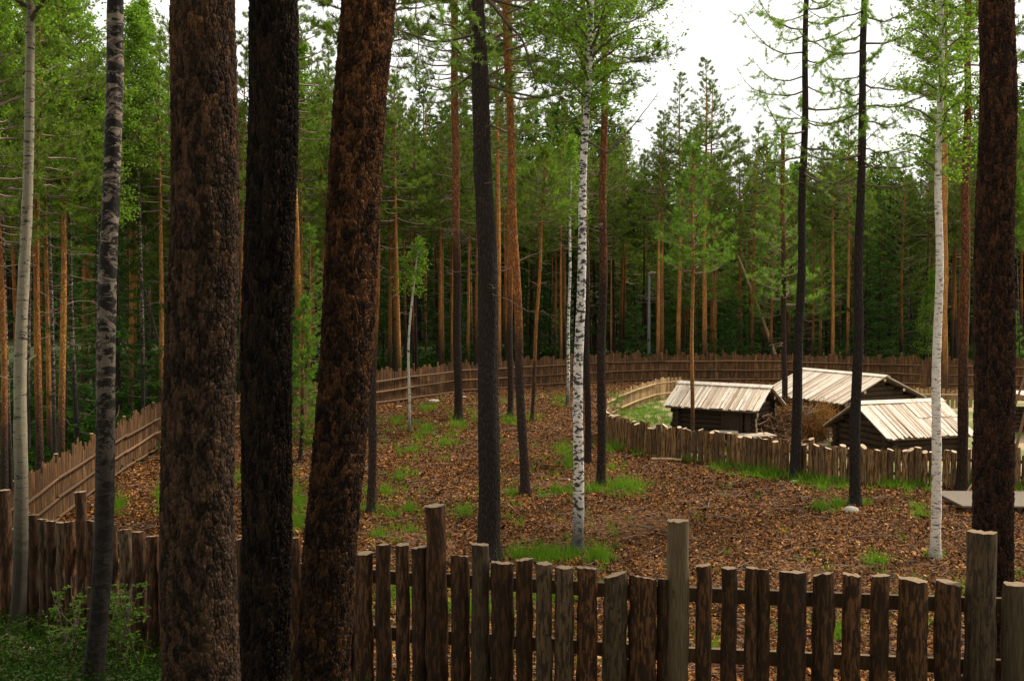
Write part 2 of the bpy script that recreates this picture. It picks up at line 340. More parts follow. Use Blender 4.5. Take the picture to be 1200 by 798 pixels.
g = MB(); nr = len(ys); i = np.arange(len(xs) - 1)[:, None] * nr; j = np.arange(nr - 1)[None]
g.add(np.stack([X, Y, gz(X, Y)], -1).reshape(-1, 3), np.stack([i + j, i + nr + j, i + nr + j + 1, i + j + 1], -1).reshape(-1, 4))
g.build('ground', M['floor'], kind='structure')
polar_sheet('mulch_ground', px2a(-60), px2a(1800), 240, lambda a: float(front_y(a)) + .05, per_y, 90, M['mulch'], .02)
# village fence (front run), base line
VIL = [(706, 512), (722, 523), (760, 534), (797, 540), (812, 542), (860, 547), (925, 559), (975, 566), (1040, 569), (1100, 571), (1150, 573), (1200, 575), (1290, 578), (1420, 585), (1500, 560)]
VILW = [(px2a(p[0]) * dist_for(*p), dist_for(*p)) for p in VIL]
VBK = [(706, 506), (712, 496), (732, 484), (757, 475), (782, 467), (800, 466), (850, 466), (1000, 467), (1130, 470), (1290, 472), (1420, 480), (1500, 520)]
VBKW = [(px2a(p[0]) * dist_for(*p), dist_for(*p)) for p in VBK]
def vy(a): return float(np.interp(a, [px2a(p[0]) for p in VIL], [w[1] for w in VILW]))
def vb(a): return float(np.interp(a, [px2a(p[0]) for p in VBK], [w[1] for w in VBKW]))
polar_sheet('yard_ground', px2a(706), px2a(1500), 120, vy, lambda a: max(vb(a), vy(a) + .1), 30, M['sand'], .045)

# ------------------------------------------------------------------ fences
def resample(pts, step):
    P = np.array(pts, float); d = np.r_[0, np.cumsum(np.hypot(*np.diff(P, axis=0).T))]
    s = np.arange(0, d[-1], step); return np.stack([np.interp(s, d, P[:, 0]), np.interp(s, d, P[:, 1])], -1), s
def in_view(x, y, m=30): return -m < 600 + F * x / y < 1200 + m
def log_pale(mb, x, y, z0, z1, r, tilt=None, k=12, capmi=1, tint=.5, lean=(0, 0), rings=5):
    t = np.linspace(0, 1, rings); h = z1 - z0
    P = np.stack([x + lean[0] * t * h + RNG.normal(0, r * .05, rings), y + lean[1] * t * h, z0 + h * t], -1)
    ph = RNG.random() * 6.28; a = np.arange(k) * 2 * math.pi / k
    rn = (1 + .06 * np.sin(a * 2 + ph) + .04 * np.sin(a * 3 - ph))[None] * (1 + RNG.normal(0, .03, (rings, 1)))
    rr = r * np.linspace(1.06, .96, rings)
    mb.tube(P, rr, k, 0, True, tint, rn=rn, capmi=capmi, tilt=tilt)
# --- front log fence
fence = empty('log_fence', (0, 9.8, float(gz(0, 9.8))), 'near fence of thick dark upright logs with uneven tops along the bottom', 'fence')
fo = np.array(fence.location)
LP = [(5, 12, 574, 'p'), (28, 11, 600, 'b'), (39, 11, 603, 'b'), (50, 10, 608, 'g'), (60, 11, 610, 'b'), (71, 10, 612, 'g'), (81, 11, 611, 'b'), (95, 12, 576, 'p'), (107, 11, 610, 'b'), (118, 11, 612, 'b'),
      (131, 12, 614, 'b'), (147, 15, 620, 'g'), (162, 14, 623, 'b'), (179, 13, 628, 'b'), (194, 14, 627, 'b'), (211, 15, 627, 'b'), (229, 15, 630, 'b'), (247, 15, 628, 'b'), (266, 16, 633, 'b'), (285, 16, 631, 'b'), (304, 16, 634, 'b'), (324, 17, 632, 'b'), (345, 14, 630, 'b'),
      (364, 17, 640, 'b'), (385, 17, 641, 'b'), (405, 17, 646, 'b'), (426.5, 20, 648, 'b'), (449, 17, 638, 'b'), (471.5, 15.5, 638, 'b'), (492, 17, 641, 'b'), (511, 23, 592, 'P'), (539, 19, 651, 'b'), (563, 20, 638, 'g'),
      (588, 23, 659, 'b'), (614.5, 18.5, 655, 'b'), (638, 18, 660, 'g'), (661.5, 21, 664, 'g'), (688, 22, 665, 'b'), (721, 27, 673, 'g'), (754, 28, 676, 'b'), (778, 13, 678, 'b'), (795, 22.5, 610, 'q'),
      (825, 17, 662, 'b'), (854.5, 17, 665, 'b'), (881, 15, 665, 'b'), (895, 14, 667, 'b'), (929, 28, 670, 'b'), (965, 23, 672, 'b'), (998, 20, 673, 'b'), (1031.6, 20, 674, 'b'), (1071, 29, 679, 'b'), (1112, 25, 682, 'b'),
      (1152, 29, 623, 'g'), (1193, 28, 684, 'q')] + [(1232 + 37 * i, 22 + (i * 7) % 6, 686 + (i * 5) % 4, 'bgb'[i % 3]) for i in range(11)]
for px, w, py, k in LP:
    Yv = float(front_y(px2a(px))); P = at(px, py, Yv); r = w / F * Yv / 2 * 1.13
    z0 = float(gz(P[0], Yv)) - .15
    mb = MB(); log_pale(mb, P[0] - fo[0], P[1] - fo[1], z0 - fo[2], P[2] - fo[2], r, tilt=(RNG.normal(0, .10), RNG.normal(-.13, .06) if k not in 'pPq' else -.04), k=18, rings=12, tint=RNG.random())
    post = k in 'pPq'
    o = mb.build('post' if post or k == 'g' and py < 630 and px > 1000 else 'pale', [M[{'b': 'pale', 'g': 'pale_grey', 'p': 'pale', 'P': 'pale', 'q': 'pale_post'}[k]], M['end_old']], fence)
def front_rail(drop, pa, pb, wd=.14):
    """rail behind the pales; one straight plank between two pixel columns"""
    Ya, Yb = float(front_y(px2a(pa))), float(front_y(px2a(pb)))
    ta, tb = [np.interp(p, [0, 160, 430, 640, 870, 1230, 1620], [602, 624, 648, 662, 672, 684, 690]) for p in (pa, pb)]
    A = at(pa, ta, Ya) - fo; B = at(pb, tb, Yb) - fo; A[1] += .16; B[1] += .16; A[2] -= drop; B[2] -= drop
    mb = MB(); mb.beam(A, B, .05, wd); mb.build('rail', M['pale_post'], fence, smooth=False)
for d in (.27, .87):
    for a, b in ((-10, 150), (151, 330), (331, 520), (521, 800), (801, 1070), (1071, 1300), (1301, 1620)): front_rail(d + (.02 if a == 331 else 0), a, b)

# --- perimeter fence of thin boards, three rails on the inner side
pf = empty('board_fence', (PERW[14][0], PERW[14][1], float(gz(*PERW[14]))), 'long far fence of thin reddish upright boards with three rails curving round the clearing', 'fence')
po = np.array(pf.location)
S, sd_ = resample(PERW, .125)
infront = lambda x, y: not (706 < 600 + F * x / y < 1330 and y > 30) or True
cand = [(x, y, i) for i, (x, y) in enumerate(S) if in_view(x, y, 20)]
vis = sorted(cand, key=lambda c: c[1])
def blocked(c):
    px = 600 + F * c[0] / c[1]
    return (px < 24) or (92 < px < 128) or (196 < px < 440)
near_ids = [c[2] for c in vis if not blocked(c)][:98]; near_ids = set(near_ids)
rest = MB()
cand = [(x, y, i) for i, (x, y) in enumerate(S) if in_view(x, y, 620)]
for x, y, i in cand:
    ztop = 1.6 + .07 * RNG.normal() + .05 * math.sin(i * .6); z0 = float(gz(x, y)) - .08
    w = .105 + RNG.random() * .03; d = S[min(i + 1, len(S) - 1)] - S[max(i - 1, 0)]; rz = math.atan2(d[1], d[0]) + RNG.normal(0, .05)
    h = ztop - RNG.random() * .05
    mb = MB() if i in near_ids else rest
    if i in near_ids: 
        c_, s_ = math.cos(rz), math.sin(rz); hw = w / 2; th = .014; ln = RNG.normal(0, .02); sl = RNG.normal(0, .03)
        v = []
        for yy in (-th, th):
            for (xx, zz) in ((-hw, -.08), (hw, -.08), (hw + ln, h * .5), (hw + ln, h + sl), (-hw + ln, h - sl)):
                v.append((x - po[0] + xx * c_ - yy * s_, y - po[1] + xx * s_ + yy * c_, z0 + .08 + zz - po[2]))
        tt = RNG.random(); mb.add(v, [[0, 1, 2, 3, 4], [9, 8, 7, 6, 5]], 0, tt); mb.add(v, [[0, 5, 6, 1], [1, 6, 7, 2], [2, 7, 8, 3], [3, 8, 9, 4], [4, 9, 5, 0]], 0, tt)
        mb.build('board', M['board'], pf, smooth=False)
    else:
        mb.box((x - po[0], y - po[1], z0 + h / 2 - po[2]), (w, .03, h), rz, tint=RNG.random())
rest.build('boards', M['board'], pf, smooth=False, kind='stuff')
Sr, _ = resample(PERW, 3.1)
for hgt in (.12, .62, 1.1):
    for a, b in zip(Sr[:-1], Sr[1:]):
        if not (in_view(*a, 300) or in_view(*b, 300)): continue
        mb = MB(); nn = np.array([-(b - a)[1], (b - a)[0]]); nn /= np.linalg.norm(nn)
        if np.dot(nn, -a) < 0: nn = -nn
        A = np.array([*(a + nn * .06), float(gz(*a)) + hgt + RNG.normal(0, .02)]) - po; B = np.array([*(b + nn * .06), float(gz(*b)) + hgt + RNG.normal(0, .02)]) - po
        dd = (B - A) / np.linalg.norm(B - A); mb.tube([A - dd * .12, (A + B) / 2 + (0, 0, -.01), B + dd * .12], [.045, .04, .036], 7); mb.build('rail', M['rail'], pf)
for a in Sr[::1]:
    if in_view(*a, 10):
        mb = MB(); z = float(gz(*a)); q = a * 1.004
        mb.tube([(q[0] - po[0], q[1] - po[1], z - .1 - po[2]), (q[0] - po[0], q[1] - po[1], z + 1.68 - po[2])], .055, 8, capmi=1); mb.build('post', [M['board'], M['end']], pf)

# --- village fence front run: short thick split logs
vf = empty('palisade_fence', (VILW[6][0], VILW[6][1], float(gz(*VILW[6]))), 'low fence of short pale brown split logs in front of the three log huts', 'fence')
vo = np.array(vf.location)
S, _ = resample(VILW, .19); c2 = [(x, y, i) for i, (x, y) in enumerate(S) if in_view(x, y, 320)]
order = sorted([c for c in c2 if not 1140 < 600 + F * c[0] / c[1] < 1192], key=lambda c: c[1])[:98]; ids = {c[2] for c in order}; rest = MB()
for x, y, i in c2:
    px = 600 + F * x / y
    r = .075 + RNG.random() * .028; hh = 1.04 + RNG.normal(0, .05) + (.16 if RNG.random() < .05 else 0); z0 = float(gz(x, y))
    mb = MB() if i in ids else rest
    log_pale(mb, x - vo[0], y - vo[1] + RNG.normal(0, .02), z0 - .1 - vo[2], z0 + hh - vo[2], r, tilt=(RNG.normal(0, .3), RNG.normal(0, .3)), k=9, lean=(RNG.normal(0, .015), 0), rings=4, tint=RNG.random())
    if i in ids: mb.build('pale', [M['vpale'], M['end']], vf)
if rest.v: rest.build('pales', [M['vpale'], M['end']], vf, kind='stuff')
Sr, _ = resample(VILW, 3)
for hgt in (.3, .75):
    for a, b in zip(Sr[:-1], Sr[1:]):
        mb = MB(); mb.beam(np.array([a[0] * 1.004, a[1] * 1.004 + .1, gz(*a) + hgt]) - vo, np.array([b[0] * 1.004, b[1] * 1.004 + .1, gz(*b) + hgt]) - vo, .05, .09); mb.build('rail', M['rail'], vf, smooth=False)
# --- yard side fence of light thin boards
def light_fence(pts, h, label, step=.19, rails=(.35, .85)):
    W = [(px2a(p[0]) * dist_for(*p), dist_for(*p)) for p in pts]; r0 = empty('board_fence', (*W[0], float(gz(*W[0]))), label, 'fence'); o_ = np.array(r0.location)
    S, _ = resample(W, step)
    for i, (x, y) in enumerate(S):
        d = S[min(i + 1, len(S) - 1)] - S[max(i - 1, 0)]; mb = MB(); hh = h + RNG.normal(0, .05)
        mb.box((x - o_[0], y - o_[1], gz(x, y) + hh / 2 - o_[2]), (.13, .03, hh), math.atan2(d[1], d[0]) + RNG.normal(0, .06)); mb.build('board', M['lightboard'], r0, smooth=False)
    Sr, _ = resample(W, 2.4); Sr = np.vstack([Sr, W[-1]])
    for rh in rails:
        for a, b in zip(Sr[:-1], Sr[1:]):
            if np.hypot(*(b - a)) < .3: continue
            mb = MB(); mb.tube([np.array([a[0] * .997, a[1] * .997, gz(*a) + rh]) - o_, np.array([b[0] * .997, b[1] * .997, gz(*b) + rh]) - o_], .045, 7); mb.build('rail', M['lightboard'], r0)
light_fence([(712, 498), (732, 485), (757, 475), (782, 467), (800, 466.5)], 1.0, 'low fence of thin golden boards with two rails, running back to the left log hut')
light_fence([(1072, 478), (1100, 478), (1140, 479)], .85, 'short fence of light boards seen behind the roof of the right log hut', rails=(.6,))

# ------------------------------------------------------------------ log huts
def hut(label, X, Yc, rot, L, W, he, rise, planks, board_gap=False, door=False, verge_over=.25):
    zg = float(gz(X, Yc)); root = empty('log_hut', (X, Yc, zg), label, 'log hut', 'small log huts with plank roofs in the yard', rot)
    h1 = he - zg; h2 = h1 + rise
    sl = math.atan2(rise, W); ld = math.hypot(rise, W)
    ov = .32; wl = L / 2 - .45; ww = W - .38         # walls inside the eaves
    wallh = h1 + rise * (W - ww) / W - .10
    nlog = max(4, int(wallh / .17)); dh = wallh / nlog
    mb = MB()
    for i in range(nlog):
        z = dh * (i + .5)
        for s in (-1, 1):
            e1, e2 = RNG.random(2) * .08
            mb.tube([(-wl - .22 - e1, s * ww, z), (0, s * ww, z + .01), (wl + .22 + e2, s * ww, z)], dh * .56, 10, capmi=1)
        z2 = z + dh * .5
        for s in (-1, 1):
            e1, e2 = RNG.random(2) * .08
            if i < nlog - 1: mb.tube([(s * wl, -ww - .2 - e1, z2), (s * wl, 0, z2), (s * wl, ww + .2 + e2, z2)], dh * .56, 10, capmi=1)
    mb.build('log_wall', [M['hutlog'], M['hutend']], root)
    for s in (-1, 1):                                # gable triangles of shorter logs
        mb = MB(); z = wallh; top = h2 - .14
        while z < top - .05:
            hw = ww * (top - z - .02) / (top - wallh) * .98
            if hw < .12: break
            mb.tube([(s * wl, -hw, z), (s * wl, hw, z)], dh * .55, 8, capmi=1); z += dh
        mb.build('gable', [M['hutlog'], M['hutend']], root)
    for (yy, zz) in ((0, h2 - .13), (-ww * .55, h1 + rise * (1 - ww * .55 / W) - .12), (ww * .55, h1 + rise * (1 - ww * .55 / W) - .12)):
        mb = MB(); mb.tube([(-L / 2 + .08, yy, zz), (L / 2 - .08, yy, zz)], .075, 9, capmi=1); mb.build('purlin', [M['hutlog'], M['end']], root)
    for s in (-1, 1):
        mb = MB(); pw = L / planks
        for i in range(planks):
            x = -L / 2 + pw * (i + .5); g_ = .008 + RNG.random() * .01
            lo = ld + RNG.normal(0, .035) + .02; lift = RNG.random() * .014
            skew = RNG.normal(0, .006); segs = [(0.0, lo)]
            if board_gap and s == -1 and i > planks * .52: segs = [(0.0, lo * .52), (lo * .46, lo)]
            for q, (u0, u1) in enumerate(segs):
                zo = .012 + lift + (.03 if board_gap and q == 0 and len(segs) == 2 else 0)
                a_ = np.array([x, s * math.cos(sl) * (u0 + .0), h2 - math.sin(sl) * u0 + zo]); b_ = np.array([x + skew * 4, s * math.cos(sl) * u1, h2 - math.sin(sl) * u1 + zo])
                d = (b_ - a_) / np.linalg.norm(b_ - a_); nn = np.array([0, s * math.sin(sl), math.cos(sl)])
                c = (a_ + b_) / 2; mb.box(c, (np.linalg.norm(b_ - a_), pw - g_, .03), ax=[d, np.cross(nn, d), nn], tint=RNG.random())
        mb.build('roof_slope', M['plank'], root, smooth=False)
        mb = MB(); mb.box((0, s * (W * .5), h1 + rise / 2 - .045), (L - .12, ld, .035), ax=[[1, 0, 0], [0, s * math.cos(sl), -math.sin(sl)], [0, s * math.sin(sl), math.cos(sl)]])
        mb.build('roof_underlay', M['bark_sheet'], root, smooth=False)
    mb = MB()
    for s in (-1, 1): mb.box((0, s * .085, h2 + .045 - .02), (L + .06, .19, .028), ax=[[1, 0, 0], [0, s * math.cos(sl), -math.sin(sl)], [0, s * math.sin(sl), math.cos(sl)]], tint=.8)
    mb.build('ridge_board', M['plank'], root, smooth=False)
    if door:
        mb = MB(); mb.box((wl * .55, -ww - .11, wallh * .47), (.6, .05, wallh * .9)); dr = mb.build('door', M['hutlog'], root, smooth=False)
        for xx in (wl * .55 - .35, wl * .55 + .35, wl * .95):
            mb = MB(); mb.tube([(xx, -ww - .13, 0), (xx, -ww - .13, wallh)], .05, 8); mb.build('door_post', M['hutlog'], root)
    return root
n = N('old_log_end', .8, .15); n.color(n.mix(n.noise(n.map((25, 25, 25)), 1, 4), (.12, .085, .055), (.26, .19, .12))); M['hutend'] = n.m
n = N('birch_bark_sheet', .9, .1); n.color(n.mix(n.noise(n.map((8, 8, 8)), 1, 4), (.07, .05, .035), (.14, .10, .07))); M['bark_sheet'] = n.m
hutA = hut('leftmost of the log huts, low, with a dark door under its plank roof', 7.683, 36, -.577, 3.53, 1.389, 2.0, .733, 30, door=True)
hutB = hut('largest log hut, standing behind the other two beside the brown brush', 13.27, 40, -1.074, 4.43, 2.32, 1.93, .93, 42)
hutC = hut('right-hand log hut', 13.19, 34, .293, 3.55, 1.755, 1.36, .975, 34, board_gap=True)
hutC['label'] = 'log hut nearest the right edge, its log gable facing left, roof boards in overlapping rows'

# yard clutter
def brush(name, px, py, Yv, w, h, nst, label, cat, mats, leafy=0, rad=.018, ln=.9):
    P0 = at(px, py, Yv); z0 = float(gz(P0[0], Yv)); r0 = empty(name, (P0[0], Yv, z0), label, cat); mb = MB()
    for _ in range(nst):
        q = RNG.normal(size=3); r_ = RNG.random() ** .4; q /= np.linalg.norm(q); c = np.array([q[0] * w / 2 * r_, q[1] * w / 3 * r_, abs(q[2]) * h * r_ + .05])
        d = RNG.normal(size=3) * (1, 1, .55); d /= np.linalg.norm(d); L_ = ln * (.5 + RNG.random())
        b = c + d * L_ / 2; a = c - d * L_ / 2; a[2] = max(a[2], .02); b[2] = max(b[2], .02)
        mb.tube([a, c + RNG.normal(0, .03, 3), b], [rad, rad * .8, rad * .4], 5)
    mb.build('sticks', M[mats[0]], r0)
    if leafy:
        mb = MB(); q = RNG.normal(size=(leafy, 3)); q /= np.linalg.norm(q, axis=1)[:, None]; r_ = RNG.random((leafy, 1)) ** .35
        c = q * r_ * (w / 2, w / 3, h); c[:, 2] = np.abs(c[:, 2]) + .03
        lob = RNG.normal(0, 1, (9, 3)) * (w * .28, w * .18, h * .25) + (0, 0, h * .45); c = c * (.8, .9, .62); li = RNG.integers(0, 9, leafy); hf = RNG.random(leafy) < .62
        c[hf] = lob[li[hf]] + RNG.normal(0, .22, (hf.sum(), 3)); c[:, 2] = np.maximum(c[:, 2], .03); mb.blades(c, RNG.normal(size=(leafy, 3)) * .12 + (0, 0, .06), .022)
        mb.build('dry_twigs', M['brown_leaf'], r0)
    return r0
brush('brush_pile', 946, 505, 36.2, 1.9, 1.3, 260, 'tangled pile of dry brown brush between the left and the right log hut', 'brush pile', ['deadtwig'], 9000, .014, .9)
brush('stick_pile', 903, 508, 35.0, 1.3, 1.1, 260, 'heap of split sticks at the right end of the left hut', 'stick pile', ['rail'], 0, .028, .75)
brush('stick_pile', 918, 516, 33.9, 1.6, .4, 70, 'low scatter of thin sticks just behind the low fence below the brush pile', 'stick pile', ['rail'], 0, .02, .9)
def table(px, py, Yv, L, W, h, rz, label):
    P0 = at(px, py, Yv); z0 = float(gz(P0[0], Yv)); h = max(h, P0[2] - z0); r0 = empty('plank_bench', (P0[0], Yv, z0), label, 'bench', rz=rz)
    mb = MB()
    for i in range(4): mb.box((0, -W / 2 + W / 4 * (i + .5), h), (L, W / 4 - .015, .04), tint=RNG.random())
    mb.build('bench_top', M['plank'], r0, smooth=False)
    for sx in (-1, 1):
        for sy in (-1, 1): mb = MB(); mb.tube([(sx * L * .42, sy * W * .36, 0), (sx * L * .42, sy * W * .36, h - .025)], .04, 8); mb.build('leg', M['hutlog'], r0)
table(850, 506, 34.3, .85, .5, .35, -.15, 'small low plank bench in front of the left hut wall')
table(885, 509.5, 34.0, 1.25, .75, .35, .25, 'wider low plank bench by the door of the left hut')
# shelter, leaning poles and deck at the right edge
def pole(p0, p1, r, name, label, cat='pole', mat='rail'):
    mb = MB(); a = np.array(p0); b = np.array(p1); mb.tube([np.zeros(3), (b - a) / 2 + (0, 0, .02), b - a], [r, r * .85, r * .7], 9)
    o = mb.build(name, M[mat]); o.location = tuple(a); return tag(o, label, cat)
P = at(1200, 500, 37); z0 = float(gz(P[0], 37)); sh = empty('open_shelter', (P[0] + .9, 37, z0), 'small open log shelter at the right edge behind the leaning poles', 'shelter')
for sx in (-1.0, 1.2):
    for sy in (-.7, .7): mb = MB(); mb.tube([(sx, sy, 0), (sx, sy, 1.45)], .06, 9); mb.build('post', M['board'], sh)
for i in range(2): mb = MB(); mb.beam((-1.3, -.7 + 1.4 * i, 1.5), (1.5, -.7 + 1.4 * i, 1.5), .09, .1); mb.build('beam', M['lightboard'], sh, smooth=False)
mb = MB()
for i in range(9): mb.box((-1.2 + .32 * i, 0, 1.6), (.29, 1.9, .035), tint=RNG.random())
mb.build('roof', M['plank'], sh, smooth=False)
mb = MB()
for i in range(6): mb.tube([(-.95, .75, .1 + .17 * i), (1.15, .75, .1 + .17 * i)], .085, 8)
mb.build('log_wall', M['hutlog'], sh)
mb = MB(); mb.beam((-1.0, -.72, 1.0), (-.6, -.72, 1.42), .05, .05); mb.build('brace', M['lightboard'], sh, smooth=False)
pole(hit(1172, 528), at(1204, 432, 34.5), .045, 'leaning_pole', 'upper of two grey poles leaning to the right beside the thick right pine', 'pole')
pole(at(1186, 530, 31.5) * (1, 1, 0) + (0, 0, float(gz(15.8, 31.5))), at(1212, 440, 31.5), .05, 'leaning_pole', 'lower thicker grey pole leaning right above the wooden deck', 'pole')
P = hit(1172, 592); dk = empty('wooden_deck', P, 'low grey plank deck lying on the mulch behind the thick right pine', 'deck', rz=-.03)
for k in range(9): mb = MB(); mb.box((.1, -.9 + .22 * k, .17), (3.0, .205, .045)); mb.build('deck_board', M['gplank'], dk, smooth=False)
for sx in (-1.2, .1, 1.4): mb = MB(); mb.box((sx, 0, .075), (.12, 1.8, .14)); mb.build('joist', M['rail'], dk, smooth=False)
pole(hit(1128, 586), at(1146, 556, 28.6), .03, 'leaning_stick', 'thin stick propped against the low fence left of the wooden deck', 'stick')
A = hit(1116, 596); B = hit(1190, 606); pole(A + (0, 0, .06), B + (0, 0, .06), .05, 'fallen_pole', 'thin pole lying on the mulch in front of the wooden deck', 'pole')
A = hit(1104, 588); B = hit(1142, 600); pole(A + (0, 0, .05), B + (0, 0, .05), .045, 'fallen_pole', 'short dark pole lying at the left corner of the wooden deck', 'pole')
# stones and ground bits
def stone(px, py, w, label, flat=.45):
    P = hit(px, py); r = w / F * P[1] / 2; mb = MB(); k = 14; rows = []
    nn = RNG.normal(0, .09, (6, k))
    for i, t in enumerate(np.linspace(-.3, 1.5, 6)):
        a = np.arange(k) * 6.2832 / k; rows.append(np.stack([np.cos(a) * math.cos(t) * r * (1 + nn[i]), np.sin(a) * math.cos(t) * r * .7 * (1 + nn[i]), np.full(k, math.sin(t) * r * flat)], -1))
    V = np.array(rows); i = np.arange(5)[:, None] * k; j = np.arange(k)[None]; j2 = (j + 1) % k
    mb.add(V.reshape(-1, 3), np.stack([i + j, i + j2, i + k + j2, i + k + j], -1).reshape(-1, 4)); mb.add(np.vstack([V[5], V[5].mean(0)]), np.stack([np.arange(k), (np.arange(k) + 1) % k, np.full(k, k)], -1))
    o = mb.build('stone', M['stone']); o.location = tuple(P); tag(o, label, 'stone', 'stones on the ground')
stone(508, 471, 15, 'flat pale stone by the far fence, between the thin sapling and a dark trunk'); stone(543, 466, 9, 'small pale stone at the foot of the far fence, just right of a dark trunk')
stone(468, 477, 9, 'small dull stone at the far fence, left of the thin sapling'); stone(997, 600, 21, 'rounded tan stone at the foot of the right larch', .7)
stone(931, 566, 11, 'small stone against the foot of the left larch', .7); stone(664, 563, 15, 'flat earthy stone left of the black and white birch', .3); stone(33, 762, 16, 'pale stone among the undergrowth at the bottom left', .8)
P = hit(780, 540); pole(P + (-.45, 0, .05), P + (.5, -.1, .05), .06, 'fallen_stick', 'short pale log lying at the foot of the low fence left of the huts', 'log', 'lightboard')
# lamp post
P = at(760, 432, 58); z0 = float(gz(P[0], 58)); lampp = empty('lamp_post', (P[0], 58, z0), 'slim grey lamp post standing behind the far fence among the trunks', 'lamp post')
zt = at(760, 322, 58)[2] - z0
mb = MB(); mb.tube([(0, 0, 0), (0, 0, zt)], [.11, .08], 10); mb.build('pole', M['metal'], lampp)
mb = MB(); mb.tube([(0, 0, zt), (.14, -.05, zt + .06)], .035, 8); mb.build('arm', M['metal'], lampp)
mb = MB(); mb.tube([(-.1, -.05, zt + .03), (.12, -.05, zt + .09), (.4, -.05, zt + .08)], [.05, .12, .06], 10); mb.build('lamp_head', M['gplank'], lampp)

# ------------------------------------------------------------------ mulch chips, grass, undergrowth
def scatter_polar(n, a0, a1, ry0, ry1, pw=1.0):
    a = RNG.uniform(a0, a1, n * 2); u = RNG.random(n * 2) ** pw
    y0 = np.array([ry0(q) for q in a]); y1 = np.array([ry1(q) for q in a]); Y = y0 + (y1 - y0) * u
    keep = RNG.random(n * 2) < np.clip(Y / y1.max() * 1.6, .15, 1); a, Y = a[keep][:n], Y[keep][:n]
    return a * Y, Y
def inside_yard(x, y):
    a = x / y; return (a > px2a(707)) & (y > np.interp(a, [px2a(p[0]) for p in VIL], [w[1] for w in VILW]) - .1) & (y < np.interp(a, [px2a(p[0]) for p in VBK], [w[1] for w in VBKW]) + .2)
x, y = scatter_polar(520000, px2a(-30), px2a(1420), lambda a: float(front_y(a)) + .2, per_y, 1.25)
bare = (wob(x * .35, y * .35, 1) + .5 * wob(x, y, 1.3)) > .66
k = ~inside_yard(x, y) & ~(bare & (RNG.random(len(x)) < .75)); x, y = x[k], y[k]; n_ = len(x)
L = RNG.gamma(4.5, .0098, n_) + .015 + .02 * (RNG.random(n_) < .05); Wd = L * RNG.uniform(.25, .55, n_); th = RNG.random(n_) * 6.283
nrm = np.stack([RNG.normal(0, .65, n_), RNG.normal(0, .65, n_), np.ones(n_)], -1); nrm /= np.linalg.norm(nrm, axis=1)[:, None]
d = np.stack([np.cos(th), np.sin(th), np.zeros(n_)], -1); d -= nrm * (d * nrm).sum(1)[:, None]; d /= np.linalg.norm(d, axis=1)[:, None]; s_ = np.cross(nrm, d)
C = np.stack([x, y, gz(x, y) + .03 + RNG.random(n_) * .035], -1)
cl = nrm * (L * .12)[:, None]
v = np.stack([C - d * L[:, None] / 2 - s_ * Wd[:, None] / 2, C - s_ * Wd[:, None] / 2 + cl, C + d * L[:, None] / 2 - s_ * Wd[:, None] * .3, C + d * L[:, None] / 2 + s_ * Wd[:, None] * .4, C + s_ * Wd[:, None] / 2 + cl, C - d * L[:, None] / 2 + s_ * Wd[:, None] / 2], 1)
mb = MB(); mb.add(v.reshape(-1, 3), np.arange(n_)[:, None, None] * 6 + np.array([[[0, 1, 4, 5], [1, 2, 3, 4]]]), 0) if False else None
f = (np.arange(n_)[:, None, None] * 6 + np.array([[[0, 1, 4, 5], [1, 2, 3, 4]]])).reshape(-1, 4)
tn = np.clip(RNG.beta(.95, 1.6, n_) + .10 * wob(x * .6, y * .6) + .07 * wob(x * 2.3, y * 1.9 + 4), 0, 1); mb.add(v.reshape(-1, 3), f, 0, np.repeat(tn, 2))
mb.build('bark_chips', M['chip'], smooth=False, kind='stuff')
# fallen twigs and cones lying in the mulch
x, y = scatter_polar(2600, px2a(-30), px2a(1230), lambda a: float(front_y(a)) + .2, per_y, 1.2); k = ~inside_yard(x, y); x, y = x[k], y[k]; mb = MB()
for a, b in zip(x, y):
    L_ = RNG.uniform(.12, .7) * (1 if RNG.random() < .8 else 1.8); th = RNG.random() * 3.14; c = np.array([a, b, float(gz(a, b)) + .07]); d = np.array([math.cos(th), math.sin(th), RNG.normal(0, .04)]) * L_ / 2
    mb.tube([c - d, c + RNG.normal(0, .02, 3) * (1, 1, .3), c + d], [.009, .008, .004], 4)
mb.build('fallen_twigs', M['deadtwig'], kind='stuff')

